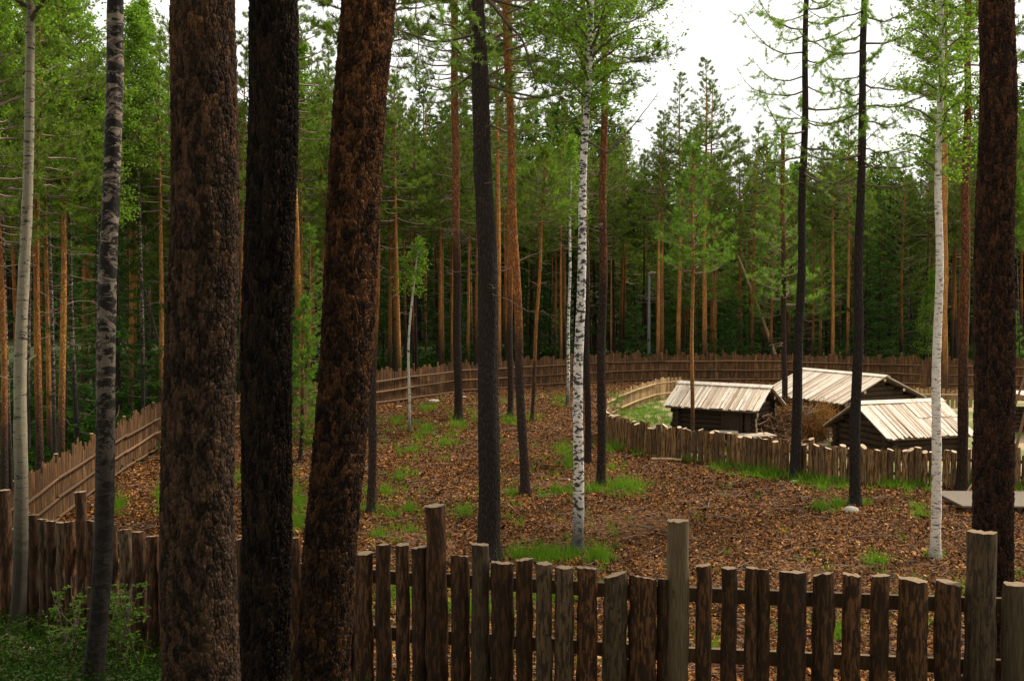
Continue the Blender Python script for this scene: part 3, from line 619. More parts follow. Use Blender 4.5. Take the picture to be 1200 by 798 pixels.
# grass: px, py, half width px, half height px, density
GR = [(600, 580, 10, 5, 1), (660, 529, 16, 7, 1), (668, 540, 12, 6, 1), (668, 548, 10, 5, .8), (695, 575, 26, 5, .8), (732, 573, 28, 9, 1.3), (657, 578, 16, 5, 1), (635, 583, 6, 3, 1), (718, 551, 9, 4, 1),
      (722, 527, 22, 8, 1), (740, 523, 16, 7, 1), (598, 495, 16, 8, 1), (622, 492, 12, 6, .7), (660, 470, 14, 7, .6), (655, 476, 10, 5, .6), (642, 655, 38, 7, 1.4), (702, 655, 13, 9, 1.4), (672, 650, 12, 6, .8), (608, 652, 14, 5, .8),
      (890, 556, 30, 6, .9), (905, 560, 16, 6, 1), (842, 552, 12, 5, .7), (940, 562, 24, 6, .7), (962, 597, 14, 5, 1), (984, 594, 12, 5, 1), (1012, 592, 8, 4, 1), (1080, 606, 12, 4, .8), (965, 575, 24, 6, .35), (1030, 660, 22, 4, .7), (1095, 655, 22, 3, .5), (1074, 596, 6, 3, .7),
      (545, 603, 13, 5, 1), (435, 600, 20, 6, .6), (480, 600, 14, 5, 1), (460, 606, 10, 4, .8), (441, 630, 11, 4, 1), (485, 623, 10, 3, .5), (452, 580, 22, 8, .4), (470, 560, 24, 10, .3), (480, 530, 30, 10, .35), (500, 505, 34, 12, .6), (505, 480, 26, 6, .8), (465, 496, 16, 6, .8), (537, 500, 20, 10, .8), (520, 520, 30, 10, .4), (560, 485, 30, 8, .3), (590, 470, 40, 5, .2),
      (135, 595, 12, 14, 1.4), (190, 582, 8, 14, 1.2), (347, 615, 10, 12, 1.3), (350, 590, 8, 14, 1), (205, 600, 22, 14, .6), (300, 560, 60, 20, .4), (770, 505, 30, 12, 0), (1120, 700, 16, 8, .4), (985, 745, 10, 12, .6), (830, 765, 10, 6, .5), (650, 700, 60, 10, .6), (560, 720, 40, 12, .5), (480, 700, 40, 20, .4)]
PP = []; 
for px, py, w, h, de in GR:
    if de <= 0: continue
    m = int(max(6, w * h * .30 * de)); q = 0
    for _ in range(m):
        r_, a_ = abs(RNG.normal(0, .62)), RNG.random() * 6.283; P = hit(px + w * r_ * math.cos(a_), py + h * r_ * math.sin(a_)) if q < 40 else None
        if P is None: break
        PP.append(P)
for _ in range(220):
    px, py = RNG.uniform(415, 680), RNG.uniform(462, 640)
    if wob(px * .05, py * .09) > .05: PP.append(hit(px, py))
for _ in range(130): PP.append(hit(RNG.uniform(130, 1195), RNG.uniform(560, 790)))
PP = np.array(PP)
def tufts(P, nb, ht, w, spread=.55, mat='grass', mb=None):
    mb = mb or MB(); B = np.repeat(P, nb, 0); m = len(B); B = B + RNG.normal(0, 1, (m, 3)) * (.07, .07, 0)
    D = np.stack([RNG.normal(0, spread, m), RNG.normal(0, spread, m), np.ones(m)], -1); D /= np.linalg.norm(D, axis=1)[:, None]
    mb.blades(B, D * (ht * RNG.gamma(3.2, .3, m))[:, None], w); return mb
mb = tufts(PP, 20, .22, .014)
# grass in the yard and along the low fence
a = RNG.uniform(px2a(712), px2a(800), 900); y = np.array([RNG.uniform(vy(q) + .3, vb(q) - .2) for q in a]); Q = np.stack([a * y, y, gz(a * y, y) + .04], -1); tufts(Q, 12, .15, .018, mb=mb)
a = RNG.uniform(px2a(710), px2a(1240), 500); y = np.array([vy(q) - RNG.exponential(.25) - .05 for q in a]); kk = wob(a * 40, y) > -.1; a, y = a[kk], y[kk]
Q = np.stack([a * y, y, gz(a * y, y) + .02], -1); tufts(Q, 20, .2, .018, mb=mb)
a = RNG.uniform(px2a(800), px2a(1240), 700); y = np.array([vy(q) + .3 + RNG.exponential(.8) for q in a]); Q = np.stack([a * y, y, gz(a * y, y) + .04], -1); tufts(Q[wob(Q[:, 0], Q[:, 1]) > .0], 12, .2, .018, mb=mb)
mb.build('grass', M['grass'], kind='stuff')

# undergrowth beyond the fences and on the near bank
mb = MB()
a = RNG.uniform(px2a(-60), px2a(1260), 30000); y = np.array([per_y(q) for q in a]) + .3 + RNG.gamma(1.6, 8, 30000); Q = np.stack([a * y, y, gz(a * y, y)], -1)
kk = (wob(Q[:, 0] * .5, y * .5) > -.35); Q = Q[kk]
B = np.repeat(Q, 7, 0); m = len(B); B = B + RNG.normal(0, 1, (m, 3)) * (.22, .22, 0); B[:, 2] += RNG.random(m) * (.15 + .3 * (RNG.random(m) < .15))
mb.blades(B, RNG.normal(size=(m, 3)) * .13 + (0, 0, .04), .1, diamond=True)
x_ = RNG.uniform(-9, 6, 4200); y_ = RNG.uniform(5, 12.5, 4200); kk = (y_ < front_y(x_ / y_) - .35) & (wob(x_, y_) > -.9); Q = np.stack([x_[kk], y_[kk], gz(x_[kk], y_[kk])], -1)
dens = RNG.random(len(Q)) < np.clip(.12 - (Q[:, 0] + 2.4) * .8, .15, 1); Q = Q[dens]
B = np.repeat(Q, 34, 0); m = len(B); B = B + RNG.normal(0, 1, (m, 3)) * (.13, .13, 0); B[:, 2] += RNG.random(m) ** 1.5 * .28
D = RNG.normal(size=(m, 3)) * (1, 1, .35) + (0, 0, .25); D /= np.linalg.norm(D, axis=1)[:, None]; mb.blades(B, D * RNG.uniform(.025, .055, m)[:, None], .022, diamond=True)
mb.build('undergrowth', M['under'], kind='stuff')

# ------------------------------------------------------------------ trees
def curve(p, d, L, n, sag=0., lift=0., wig=.04):
    """branch path of n points from p along d"""
    t = np.linspace(0, 1, n)[:, None]; d = np.array(d) / np.linalg.norm(d)
    q = np.array(p) + d * L * t; q = q + np.array([0, 0, 1.]) * (-sag * L * t * (1.4 - t) * 1 + lift * L * t ** 3)
    w = np.cumsum(RNG.normal(0, wig * L / n, (n, 3)), 0); w[0] = 0; return q + w
def along(P, t):
    i = t * (len(P) - 1); k = np.minimum(i.astype(int), len(P) - 2); fr = (i - k)[:, None]
    return P[k] * (1 - fr) + P[k + 1] * fr
def tufts_at(mb, C, D, nb, ln, w, spread, mi=1):
    B = np.repeat(C, nb, 0); m = len(B)
    if m == 0: return
    d = np.repeat(D, nb, 0) + RNG.normal(0, spread, (m, 3)); d /= np.linalg.norm(d, axis=1)[:, None] + 1e-9
    tc_ = np.repeat(np.clip(RNG.normal(.45, .30, len(C)), 0, 1), nb) + RNG.normal(0, .1, m)
    mb.blades(B + d * RNG.uniform(0, ln * .5, m)[:, None], d * (ln * RNG.uniform(.5, 1.15, m))[:, None], w, mi, np.clip(tc_, 0, 1))
def crown(kind, H, z0, Rm, axis=lambda z: np.zeros(2), q=1.0, dens=1.0, fine=1.0, lowdead=0):
    """branches (material 0) and foliage (material 1) of one tree; fine<1 = smaller leaves, more of them"""
    mb = MB(); H_ = H - z0
    if kind in ('pine', 'young'):
        nb = int((60 if kind == 'pine' else 66) * q); ga = 2.4
        for i in range(nb):
            t = (i + RNG.random() * .8) / nb; z = z0 + H_ * t; az = i * ga + RNG.normal(0, .3)
            pr = (.35 + .65 * math.sin(math.pi * min(1, t * 1.0 + .22))) * (1 - t ** 3 * .75) if kind == 'pine' else (1 - t * .85) * (.75 + .25 * RNG.random())
            L = Rm * pr * RNG.uniform(.6, 1.12); el = -.12 + .75 * t if kind == 'pine' else .15 + .6 * t
            b0 = np.array([*axis(z), z]); P = curve(b0, [math.cos(az), math.sin(az), el], L, 6, .12 * (1 - t), .16, .12)
            mb.tube(P, np.linspace(.035 * (L / 2) ** .8 + .006, .006, 6), 4, 0, False)
            ns = max(3, int(11 * L / Rm * dens)); ts = RNG.uniform(.3 if kind == 'pine' else .12, 1, ns); B = along(P, ts); dm = P[-1] - P[0]; dm /= np.linalg.norm(dm)
            C = []; D = []
            for b, tt in zip(B, ts):
                s = RNG.choice([-1, 1]); sd = np.cross(dm, [0, 0, 1]) * s; dd = dm * .75 + sd * RNG.uniform(.3, 1) + (0, 0, RNG.uniform(-.05, .35)); l2 = L * (.18 + .28 * (1 - tt)) + .15
                Pt = curve(b, dd, l2, 3, 0, .15, .08); mb.tube(Pt, [.008, .006, .004], 3, 0, False)
                k = max(2, int(l2 / (.17 * fine ** .5) )); C.append(along(Pt, RNG.uniform(.15, 1, k))); D.append(np.repeat((Pt[-1] - Pt[0])[None] / l2, k, 0))
            C.append(P[-1:]); D.append(dm[None])
            tufts_at(mb, np.vstack(C) + RNG.normal(0, .03, (sum(map(len, C)), 3)), np.vstack(D) * 1.0 + (0, 0, .3), int(16 * dens), .17 * (1 if kind == 'pine' else .9) * fine ** .3, .023 * fine ** .8, .62)
        tufts_at(mb, np.array([[*axis(H), H - .1 * k] for k in range(5)]), np.tile([0, 0, 1.], (5, 1)), 12, .25, .03, .5)
    elif kind == 'spruce':
        nb = int(95 * q)
        for i in range(nb):
            t = (i + RNG.random()) / nb; z = z0 + H_ * t; az = i * 2.4 + RNG.normal(0, .3); L = Rm * (1 - t) ** .85 * RNG.uniform(.75, 1.1) + .15
            P = curve([*axis(z), z], [math.cos(az), math.sin(az), -.18 + .5 * t], L, 6, .18 * (1 - t), .22, .06)
            mb.tube(P, np.linspace(.02 * L / 2 + .005, .004, 6), 4, 0, False)
            k = max(4, int(L * 13)); ts = RNG.uniform(.08, 1, k); C = along(P, ts); dm = P[-1] - P[0]; dm /= np.linalg.norm(dm); sd = np.cross(dm, [0, 0, 1])
            off = RNG.uniform(-1, 1, k) * (.1 + .28 * (1 - ts)) * L ** .8 * .6; C = C + sd * off[:, None]; C[:, 2] -= np.abs(off) * .35
            tufts_at(mb, C, dm * .8 + sd * np.sign(off)[:, None] * .7 + (0, 0, -.25), int(9 * dens), .24, .035, .4)
    elif kind in ('birch', 'sapling'):
        nb = int(46 * q)
        for i in range(nb):
            t = (i + RNG.random()) / nb; z = z0 + H_ * t; az = i * 2.4 + RNG.normal(0, .5); L = Rm * (.35 + .75 * math.sin(math.pi * min(1, t * .85 + .2))) * (1 - .55 * t) * RNG.uniform(.6, 1.2)
            P = curve([*axis(z), z], [math.cos(az), math.sin(az), .75 + .4 * t], L, 7, -.02, -.38, .10)
            mb.tube(P, np.linspace(.03 * L / 2 + .004, .004, 7), 4, 0, False)
            for b in along(P, RNG.uniform(.25, 1, max(4, int(8 * dens)))):
                Pt = curve(b, RNG.normal(size=3) * (1, 1, .3) + (0, 0, -.15), L * RNG.uniform(.15, .45), 4, .5, 0, .1); mb.tube(Pt, [.006, .005, .004, .003], 3, 0, False)
                k = max(5, int(15 * dens)); C = along(Pt, RNG.uniform(0, 1, k)) + RNG.normal(0, .09, (k, 3))
                d = RNG.normal(size=(k, 3)) * (1, 1, .6) + (0, 0, -.25); d /= np.linalg.norm(d, axis=1)[:, None]
                mb.blades(C, d * (.085 * fine * RNG.uniform(.7, 1.3, k))[:, None], .065 * fine, 1, np.clip(RNG.normal(.5, .28, k), 0, 1), diamond=True)
    elif kind == 'larch':
        nb = int(34 * q)
        for i in range(nb):
            t = (i + RNG.random() * .7) / nb; z = z0 + H_ * t; az = i * 2.4 + RNG.normal(0, .35); L = Rm * (1.05 - .45 * t) * RNG.uniform(.45, 1.15)
            P = curve([*axis(z), z], [math.cos(az), math.sin(az), .0 + .25 * t], L, 9, .30, .34, .13)
            mb.tube(P, np.linspace(.022 * L / 2 + .006, .004, 9), 5, 0, False)
            dead = t < lowdead
            C = [along(P, RNG.uniform(.2, 1, 6 if dead else 44))]
            for b in along(P, RNG.uniform(.2, 1, 13)):
                Pt = curve(b, (P[-1] - P[0]) * .5 + RNG.normal(size=3) * L * .4 + (0, 0, -.2 * L), L * RNG.uniform(.1, .35), 4, .5, 0, .12); mb.tube(Pt, [.006, .005, .004, .003], 3, 0, False)
                if not dead or RNG.random() < .2: C.append(along(Pt, RNG.uniform(.1, 1, 13)))
            C = np.vstack(C); tufts_at(mb, C, RNG.normal(size=(len(C), 3)) * .3 + (0, 0, .5), 8, .07, .011, .9)
    return mb
def dead_stubs(mb, z0, z1, n, L, axis=lambda z: np.zeros(2), r=.014):
    for i in range(n):
        z = RNG.uniform(z0, z1); az = RNG.random() * 6.28
        P = curve([*axis(z), z], [math.cos(az), math.sin(az), RNG.uniform(-.25, .25)], L * RNG.uniform(.3, 1.2), 6, .1, RNG.uniform(-.2, .1), .25); mb.tube(P, np.linspace(r, r * .25, 6), 4, 0, False)
        for b in along(P, RNG.uniform(.3, .9, 3)):
            Pt = curve(b, (P[-1] - P[0]) + RNG.normal(0, .4, 3), L * .25, 3); mb.tube(Pt, [r * .4, r * .3, r * .15], 3, 0, False)
def trunk_mesh(H, r0, r1, axis, k=12, rows=26, flare=.25, mb=None, wobr=.05):
    z = np.linspace(-.25, H, rows); z = np.sort(np.concatenate([z, [0.05, .2, .5]]))
    rad = np.interp(z, [0, H * .7, H], [r0, r0 * .25 + r1 * .75 if False else r0 + (r1 - r0) * .75, r1 * .4]) * (1 + flare * np.exp(-np.maximum(z, 0) / .25))
    P = np.array([[*axis(q), q] for q in z]); mb = mb or MB()
    mb.tube(P, rad, k, 0, True, rn=1 + RNG.normal(0, wobr, (len(z), k)) * .6); return mb
T_BARK = dict(pine='pine', young='pine_gold', spruce='pine_low', birch='birch', larch='larch')
LEAFM = dict(pine='needle', young='needle_young', spruce='spruce', birch='leaf', sapling='leaf', larch='larch_n')
TW = dict(pine='deadtwig', young='deadtwig', spruce='twig', birch='twig', sapling='twig', larch='twig')
NAME = dict(pine='pine_tree', young='pine_tree', spruce='spruce_tree', birch='birch_tree', sapling='birch_sapling', larch='larch_tree')

# ---- trees one can tell apart
def hero(kind, base, top, w0, w1, H, zc, Rm, label, bark=None, Y=None, q=1, dens=1, fine=1, k=16, group=None, stubs=(0, 0, 0), lowdead=0, bend=0., leaf_=None, rows=40, cat=None, name=None, has_crown=True, phase=0.):
    """base=(px,py) on the ground (or Y given), top=px of the trunk axis at the top edge of the photo"""
    if Y is None: P = hit(*base)
    else: P = at(base[0], base[1], Y); P[2] = float(gz(P[0], Y))
    Y = P[1]; T = at(top[0], top[1], Y); dz = T[2] - P[2]; sx = (T[0] - P[0]) / dz
    ax = lambda z: np.array([sx * z + bend * math.sin(math.pi * min(max(z / dz, 0), 1.5)) + .02 * math.sin(z * 1.3 + phase) , .02 * math.sin(z * 1.7 + phase * 2)])
    r0, rt = w0 / F * Y / 2, w1 / F * Y / 2; r1 = max(.02, r0 + (rt - r0) * min(H / dz, 3) if H > dz else rt); 
    if H > dz: r1 = max(rt * max(.25, 1 - (H - dz) / H * 1.2), .02)
    root = empty(name or NAME[kind], P, label, cat or {'pine': 'pine', 'young': 'pine', 'spruce': 'spruce', 'birch': 'birch', 'sapling': 'sapling', 'larch': 'larch'}[kind], group)
    z = np.unique(np.concatenate([[-.3, 0, .1, .25, .5], np.linspace(.8, H, rows)])); rad = np.interp(z, [0, min(dz, H * .95), H], [r0, rt, r1 if H > dz else .02]) * (1 + .6 * np.exp(-np.maximum(z, 0) / .14))
    mb = MB(); mb.tube(np.array([[*ax(q_), q_] for q_ in z]), rad, k, rn=1 + RNG.normal(0, .035, (len(z), k)))
    mb.build('trunk', M[bark or T_BARK[kind]], root)
    if has_crown:
        cw = crown(kind, H, zc, Rm, ax, q, dens, fine, lowdead)
        if stubs[2]: dead_stubs(cw, stubs[0], stubs[1], int(stubs[2]), Rm * .55, ax)
        cw.build('crown', [M[TW[kind]], M[leaf_ or LEAFM[kind]]], root, smooth=False)
    return root
G = None
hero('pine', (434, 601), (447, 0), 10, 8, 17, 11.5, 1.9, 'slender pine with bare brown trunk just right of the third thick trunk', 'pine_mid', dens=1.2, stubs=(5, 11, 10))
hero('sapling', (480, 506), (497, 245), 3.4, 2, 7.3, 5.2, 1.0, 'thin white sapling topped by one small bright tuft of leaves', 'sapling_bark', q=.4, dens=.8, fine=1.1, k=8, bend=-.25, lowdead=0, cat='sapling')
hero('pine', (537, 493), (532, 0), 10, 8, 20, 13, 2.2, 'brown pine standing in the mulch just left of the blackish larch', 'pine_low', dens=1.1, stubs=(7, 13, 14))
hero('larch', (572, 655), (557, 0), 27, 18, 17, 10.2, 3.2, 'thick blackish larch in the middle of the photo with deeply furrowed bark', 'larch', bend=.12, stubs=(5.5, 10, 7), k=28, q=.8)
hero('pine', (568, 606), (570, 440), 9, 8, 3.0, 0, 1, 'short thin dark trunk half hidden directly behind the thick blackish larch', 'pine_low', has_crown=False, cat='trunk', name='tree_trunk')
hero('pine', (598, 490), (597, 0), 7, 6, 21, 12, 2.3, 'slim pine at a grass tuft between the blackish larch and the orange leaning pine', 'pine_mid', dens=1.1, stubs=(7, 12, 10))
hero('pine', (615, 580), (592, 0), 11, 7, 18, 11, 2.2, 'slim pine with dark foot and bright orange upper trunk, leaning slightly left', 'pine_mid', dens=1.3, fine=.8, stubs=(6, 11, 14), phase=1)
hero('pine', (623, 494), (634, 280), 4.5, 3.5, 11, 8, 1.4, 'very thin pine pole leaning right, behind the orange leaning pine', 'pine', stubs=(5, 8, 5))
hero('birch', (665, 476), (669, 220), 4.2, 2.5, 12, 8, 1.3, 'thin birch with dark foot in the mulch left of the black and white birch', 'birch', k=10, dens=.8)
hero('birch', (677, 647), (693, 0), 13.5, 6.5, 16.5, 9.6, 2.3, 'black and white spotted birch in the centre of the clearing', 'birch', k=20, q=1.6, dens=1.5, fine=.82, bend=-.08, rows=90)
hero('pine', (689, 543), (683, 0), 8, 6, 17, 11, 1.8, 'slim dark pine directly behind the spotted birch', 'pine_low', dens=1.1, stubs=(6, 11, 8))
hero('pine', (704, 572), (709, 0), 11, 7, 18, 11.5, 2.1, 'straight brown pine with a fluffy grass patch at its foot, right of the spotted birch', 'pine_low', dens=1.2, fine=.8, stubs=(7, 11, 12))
hero('young', (811, 509), (812, 215), 5.2, 3, 10.3, 6.0, 1.7, 'golden young pine with yellow green crown rising in front of the left hut roof', 'pine_gold', Y=34, dens=1.1, q=.8)
hero('young', (920, 478), (917, 200), 7, 5, 11.5, 4.8, 1.6, 'thin dark pine standing between the left hut and the largest hut', 'pine_low', Y=38.4, stubs=(2, 3.5, 4), q=.8, dens=.9)
hero('larch', (931, 562), (945, 0), 12.5, 5.8, 15.5, 8.6, 2.7, 'left one of two open larches with wide bare drooping branches, in front of the huts', 'larch', k=20, q=.9, lowdead=.14, bend=.04)
hero('larch', (1001, 592), (1013, 0), 13, 7, 15, 8.4, 2.6, 'right one of two open larches, standing by the tan stone before the right hut', 'larch', k=20, q=.95, lowdead=.1, phase=2)
hero('birch', (1096, 655), (1103, 0), 12, 5.8, 15, 8.2, 1.6, 'clean white birch with few dark marks in front of the right hut', 'birch_clean', k=20, q=1.2, dens=1.2, fine=.85, rows=90)
hero('pine', (1127, 575), (1135, 0), 12.5, 6.5, 17, 10.5, 2.0, 'reddish pine beside the white birch at the low fence', 'pine_right', k=18, dens=1.2, fine=.85, stubs=(6, 10, 8))
hero('pine', (1107, 470), (1107, 0), 7, 6, 22, 16, 2.2, 'golden slim pine seen right behind the clean white birch', 'pine_gold', Y=47, stubs=(9, 15, 8))
hero('birch', (19, 735), (36, 0), 17, 9, 14, 7.0, 2.3, 'smooth grey birch at the left edge, in front of the near fence', 'aspen', Y=11.4, k=28, q=2.0, dens=1.6, fine=.62, bend=0, rows=80)
hero('birch', (107, 800), (133, 0), 23, 18, 13, 5.4 + 2.5, 2.2, 'dark rough birch with peeling patches, left of the thickest pine', 'birch_old', Y=8.3, k=36, q=.8, dens=.9, fine=.6, bend=.05, rows=120)

# ---- thick trunks close to the camera with plated bark in the mesh itself
def worley(u, v, nu, seed, jit=.85):
    """u in cells (periodic nu), v in cells -> F1, F2, cell id offsets"""
    def h(i, j, k):
        a = np.sin(i * 127.1 + j * 311.7 + k * 74.7 + seed * 13.3) * 43758.5453; return a - np.floor(a)
    iu = np.floor(u); iv = np.floor(v); F1 = np.full(u.shape, 9.); F2 = np.full(u.shape, 9.); best = [np.zeros(u.shape) for _ in range(4)]
    for du in (-1, 0, 1):
        for dv in (-1, 0, 1):
            cu, cv = iu + du, iv + dv; cm = np.mod(cu, nu); ox = cu + .5 + (h(cm, cv, 1) - .5) * jit; oy = cv + .5 + (h(cm, cv, 2) - .5) * jit
            dx, dy = u - ox, v - oy; d = np.hypot(dx, dy); m = d < F1
            F2 = np.where(m, F1, np.minimum(F2, d)); F1 = np.where(m, d, F1)
            for a, b in zip(best, (dx, dy, h(cm, cv, 3), h(cm, cv, 4))): a[...] = np.where(m, b, a)
    return F1, F2, best
def plated(Yt, pb, pt, w0, w1, label, bark, seed, kap=1.0, cell=(.048, .095), amp=.0068, H=17, zc=9.5, Rm=2.4, base_dark=None):
    P = at(pb[0], pb[1], Yt); z0 = float(gz(P[0], Yt)); T = at(pt[0], pt[1], Yt); B0 = np.array([P[0] + (P[2] - z0) * (P[0] - T[0]) / (T[2] - P[2]), Yt, z0])
    root = empty('pine_tree', B0, label, 'pine'); dz = T[2] - z0; zb = P[2] - z0; sx = (T[0] - P[0]) / (T[2] - P[2])
    r_b, r_t = w0 / F * Yt / 2, w1 / F * Yt / 2
    ax = lambda z: (sx * z + .012 * np.sin(z * 1.9 + seed), .012 * np.cos(z * 1.3 + seed))
    vlo, vhi = zb - .35, dz + .35; z = np.concatenate([np.linspace(-.3, vlo, 12)[:-1], np.arange(vlo, vhi, .011), np.linspace(vhi, H, 26)[1:]])
    k = 300; th = np.arange(k) * 2 * math.pi / k; Z, TH = np.meshgrid(z, th, indexing='ij')
    rad = np.interp(Z, [0, zb, dz, H], [r_b * 1.12, r_b, r_t, r_t * .35]) * (1 + .035 * np.sin(2 * TH + Z * .6 + seed) + .02 * np.sin(3 * TH - Z * 1.3) + .35 * np.exp(-np.maximum(Z, 0) / .2))
    nu = max(8, int(2 * math.pi * r_b / cell[0])); disp = np.zeros_like(Z); hue = np.zeros_like(Z)
    wu = .10 * np.sin(Z * 9 + 2 * np.sin(TH * 3)) ; wv = .12 * np.sin(np.round(TH * nu / 6) + Z * 3)
    for s, (mul, am) in enumerate(((1, 1.0), (2, .75), (4, .45))):
        F1, F2, (dx, dy, r1_, r2_) = worley(TH / (2 * math.pi) * nu * mul + wu, Z / cell[1] * mul + wv, nu * mul, seed + s * 7)
        cr_ = np.clip((F2 - F1) / .22, 0, 1); disp += am * ((r1_ - .3) * 1.1 + dy * (r2_ - .2) * 1.3 + dx * (r1_ - .5)) * cr_ - am * (1 - cr_) * .9
        hue += (r2_ if s == 0 else r1_) * (.45, .3, .25)[s]
    disp += RNG.normal(0, .12, Z.shape); vis = ((Z > vlo) & (Z < vhi + 4)); rr = rad + disp * amp * vis
    A = ax(Z); V = np.stack([A[0] + rr * np.cos(TH), A[1] + rr * np.sin(TH), Z], -1); mb = MB(); i = np.arange(len(z) - 1)[:, None] * k; j = np.arange(k)[None]; j2 = (j + 1) % k
    mb.add(V.reshape(-1, 3), np.stack([i + j, i + j2, i + k + j2, i + k + j], -1).reshape(-1, 4))
    o = mb.build('trunk', M[bark], root, smooth=False); pa = o.data.attributes.new('plate', 'FLOAT', 'POINT'); pa.data.foreach_set('value', hue.ravel().astype(np.float32))
    ax1 = lambda q_: np.array([sx * q_, 0.]); crown('pine', H, zc, Rm, ax1, .9, 1.0).build('crown', [M['twig'], M['needle']], root, smooth=False); return root
plated(6.3, (234, 790), (238, 5), 85, 74, 'thickest pine trunk with flaky grey and orange bark, second large trunk from the left', 'fg1', 1, H=15, Rm=3)
plated(7.6, (309, 790), (320, 5), 59, 53, 'dark thick pine trunk between the flaky thickest one and the rusty leaning one', 'fg2', 5, cell=(.045, .12), amp=.008, H=16, Rm=3)
plated(7.4, (379, 790), (431, 5), 64, 61, 'rusty orange thick pine trunk leaning to the right', 'fg3', 9, cell=(.05, .085), amp=.0085, H=16, Rm=3)
plated(13.2, (1162, 790), (1169, 5), 46, 38, 'thick reddish brown pine trunk near the right edge, just inside the near fence', 'fg4', 12, cell=(.055, .11), amp=.010, H=18, zc=12, Rm=3)

def bare_branch(root, pts, Yb, r0, sub, label=None):
    o_ = np.array(root.location); P = np.array([at(px, py, Yb) - o_ + (0, RNG.normal(0, .05), 0) for px, py in pts]); mb = MB(); t = np.linspace(0, 1, 14); P = along(P, t) + RNG.normal(0, .006, (14, 3))
    mb.tube(P, np.linspace(r0, r0 * .2, 14), 6)
    for b in along(P, RNG.uniform(.25, .98, sub)):
        Q = curve(b, (P[-1] - P[0]) / 2 + RNG.normal(0, .25, 3) + (0, 0, -.2), RNG.uniform(.15, .5), 5, .3, 0, .25); mb.tube(Q, np.linspace(r0 * .25, r0 * .08, 5), 3, 0, False)
    mb.build('bare_branch', M['twig'], root)
T3 = [o for o in bpy.data.objects if o.get('label', '').startswith('rusty orange')][0]; T4 = [o for o in bpy.data.objects if o.get('label', '').startswith('thick blackish')][0]; T9 = [o for o in bpy.data.objects if o.get('label', '').startswith('black and white')][0]
for pts in ([(445, -60), (462, -20), (470, 60), (466, 95)], [(445, -70), (484, -10), (492, 40), (486, 90), (505, 130)], [(446, -50), (460, 0), (458, 70)]): bare_branch(T3, pts, 7.4, .007, 12)
bare_branch(T4, [(562, -12), (592, 25), (612, 45), (622, 80), (643, 113)], 21.5, .045, 8)
bare_branch(T4, [(563, 140), (590, 155), (612, 158)], 21.5, .03, 5); bare_branch(T4, [(560, 60), (530, 30), (500, 28)], 21.9, .035, 8)
bare_branch(T9, [(688, 165), (712, 180), (745, 145), (772, 108)], 21.8, .03, 7)

# ---- young trees and bushes
def bushy(px, py, Yv, h, w, label, name, cat, mat, nstem, nleaf, lf=.05, needle=False):
    P = at(px, py, Yv); z0 = float(gz(P[0], Yv)); root = empty(name, (P[0], Yv, z0), label, cat); s = MB(); l_ = MB()
    for i in range(nstem):
        az = RNG.random() * 6.28; P_ = curve([RNG.normal(0, w * .12), RNG.normal(0, w * .12), 0], [math.cos(az) * w * .4 / h, math.sin(az) * w * .4 / h, 1], h * RNG.uniform(.6, 1), 7, 0, 0, .1); s.tube(P_, np.linspace(.008 + .006 * h, .003, 7), 5, 0, False)
        for b in along(P_, RNG.uniform(.15, 1, max(5, nleaf // nstem // 12))):
            Pt = curve(b, RNG.normal(size=3) * (1, 1, .3) + (0, 0, .3), w * RNG.uniform(.15, .4), 4, .1, 0, .1); s.tube(Pt, [.004, .003, .003, .002], 3, 0, False); C = along(Pt, RNG.uniform(0.1, 1, 12))
            if needle: tufts_at(l_, C[:5], np.tile((Pt[-1] - Pt[0]) / np.linalg.norm(Pt[-1] - Pt[0]), (5, 1)), 9, .09, .012, .6, 0)
            else:
                d = RNG.normal(size=(12, 3)) * (1, 1, .35) + (0, 0, -.05); d /= np.linalg.norm(d, axis=1)[:, None]; l_.blades(C, d * (lf * RNG.uniform(.7, 1.3, 12))[:, None], lf * .6, 0, np.clip(RNG.normal(.55, .25, 12), 0, 1), True)
    s.build('stem', M['twig'], root); l_.build('leaves', M[mat], root, smooth=False); return root
bushy(50, 797, 9.6, .5, 1.1, 'low leafy bush in the bottom left corner of the photo', 'bush', 'bush', 'bushleaf', 7, 700, .035)
bushy(140, 795, 9.9, 1.05, .8, 'upright leafy bush right of the dark rough birch at the bottom', 'bush', 'bush', 'bushleaf', 8, 1000, .045)
bushy(76, 795, 10.4, .8, .5, 'leafy bush just left of the dark rough birch at the bottom', 'bush', 'bush', 'bushleaf', 5, 500, .04)
bushy(724, 497, 37.2, 2.0, 1.1, 'young pine sapling outside the left end of the low fence', 'pine_sapling', 'sapling', 'needle_young', 1, 700, needle=True)
hero('young', (352, 540), (357, 340), 5, 2.5, 5.2, .4, .75, 'bushy young green pine seen in the gap between the dark and the rusty thick trunks', 'pine', dens=1.0, q=.9)
hero('young', (1187, 470), (1187, 360), 4, 2.5, 3.6, .3, .9, 'young green pine behind the far fence at the right edge of the photo', 'pine', Y=57, q=.6)
# leaning dead trunk in the forest
A = at(865, 300, 59); B = at(915, 436, 59); mb = MB(); mb.tube([np.zeros(3), (B - A) * .5 + (.05, 0, .08), (B - A) * 1.2], [.05, .085, .13], 8); o = mb.build('dead_tree', M['lightboard']); o.location = tuple(A); tag(o, 'pale bare dead trunk leaning among the pines above the left hut', 'dead tree')
A = at(168, 330, 40); B = at(186, 400, 40); mb = MB(); mb.tube([np.zeros(3), (B - A) * .5, (B - A) * 1.9], [.02, .03, .04], 6); o = mb.build('dead_tree', M['birch']); o.location = tuple(A); tag(o, 'thin white leaning stem in the dark wood left of the thickest pine', 'dead tree')

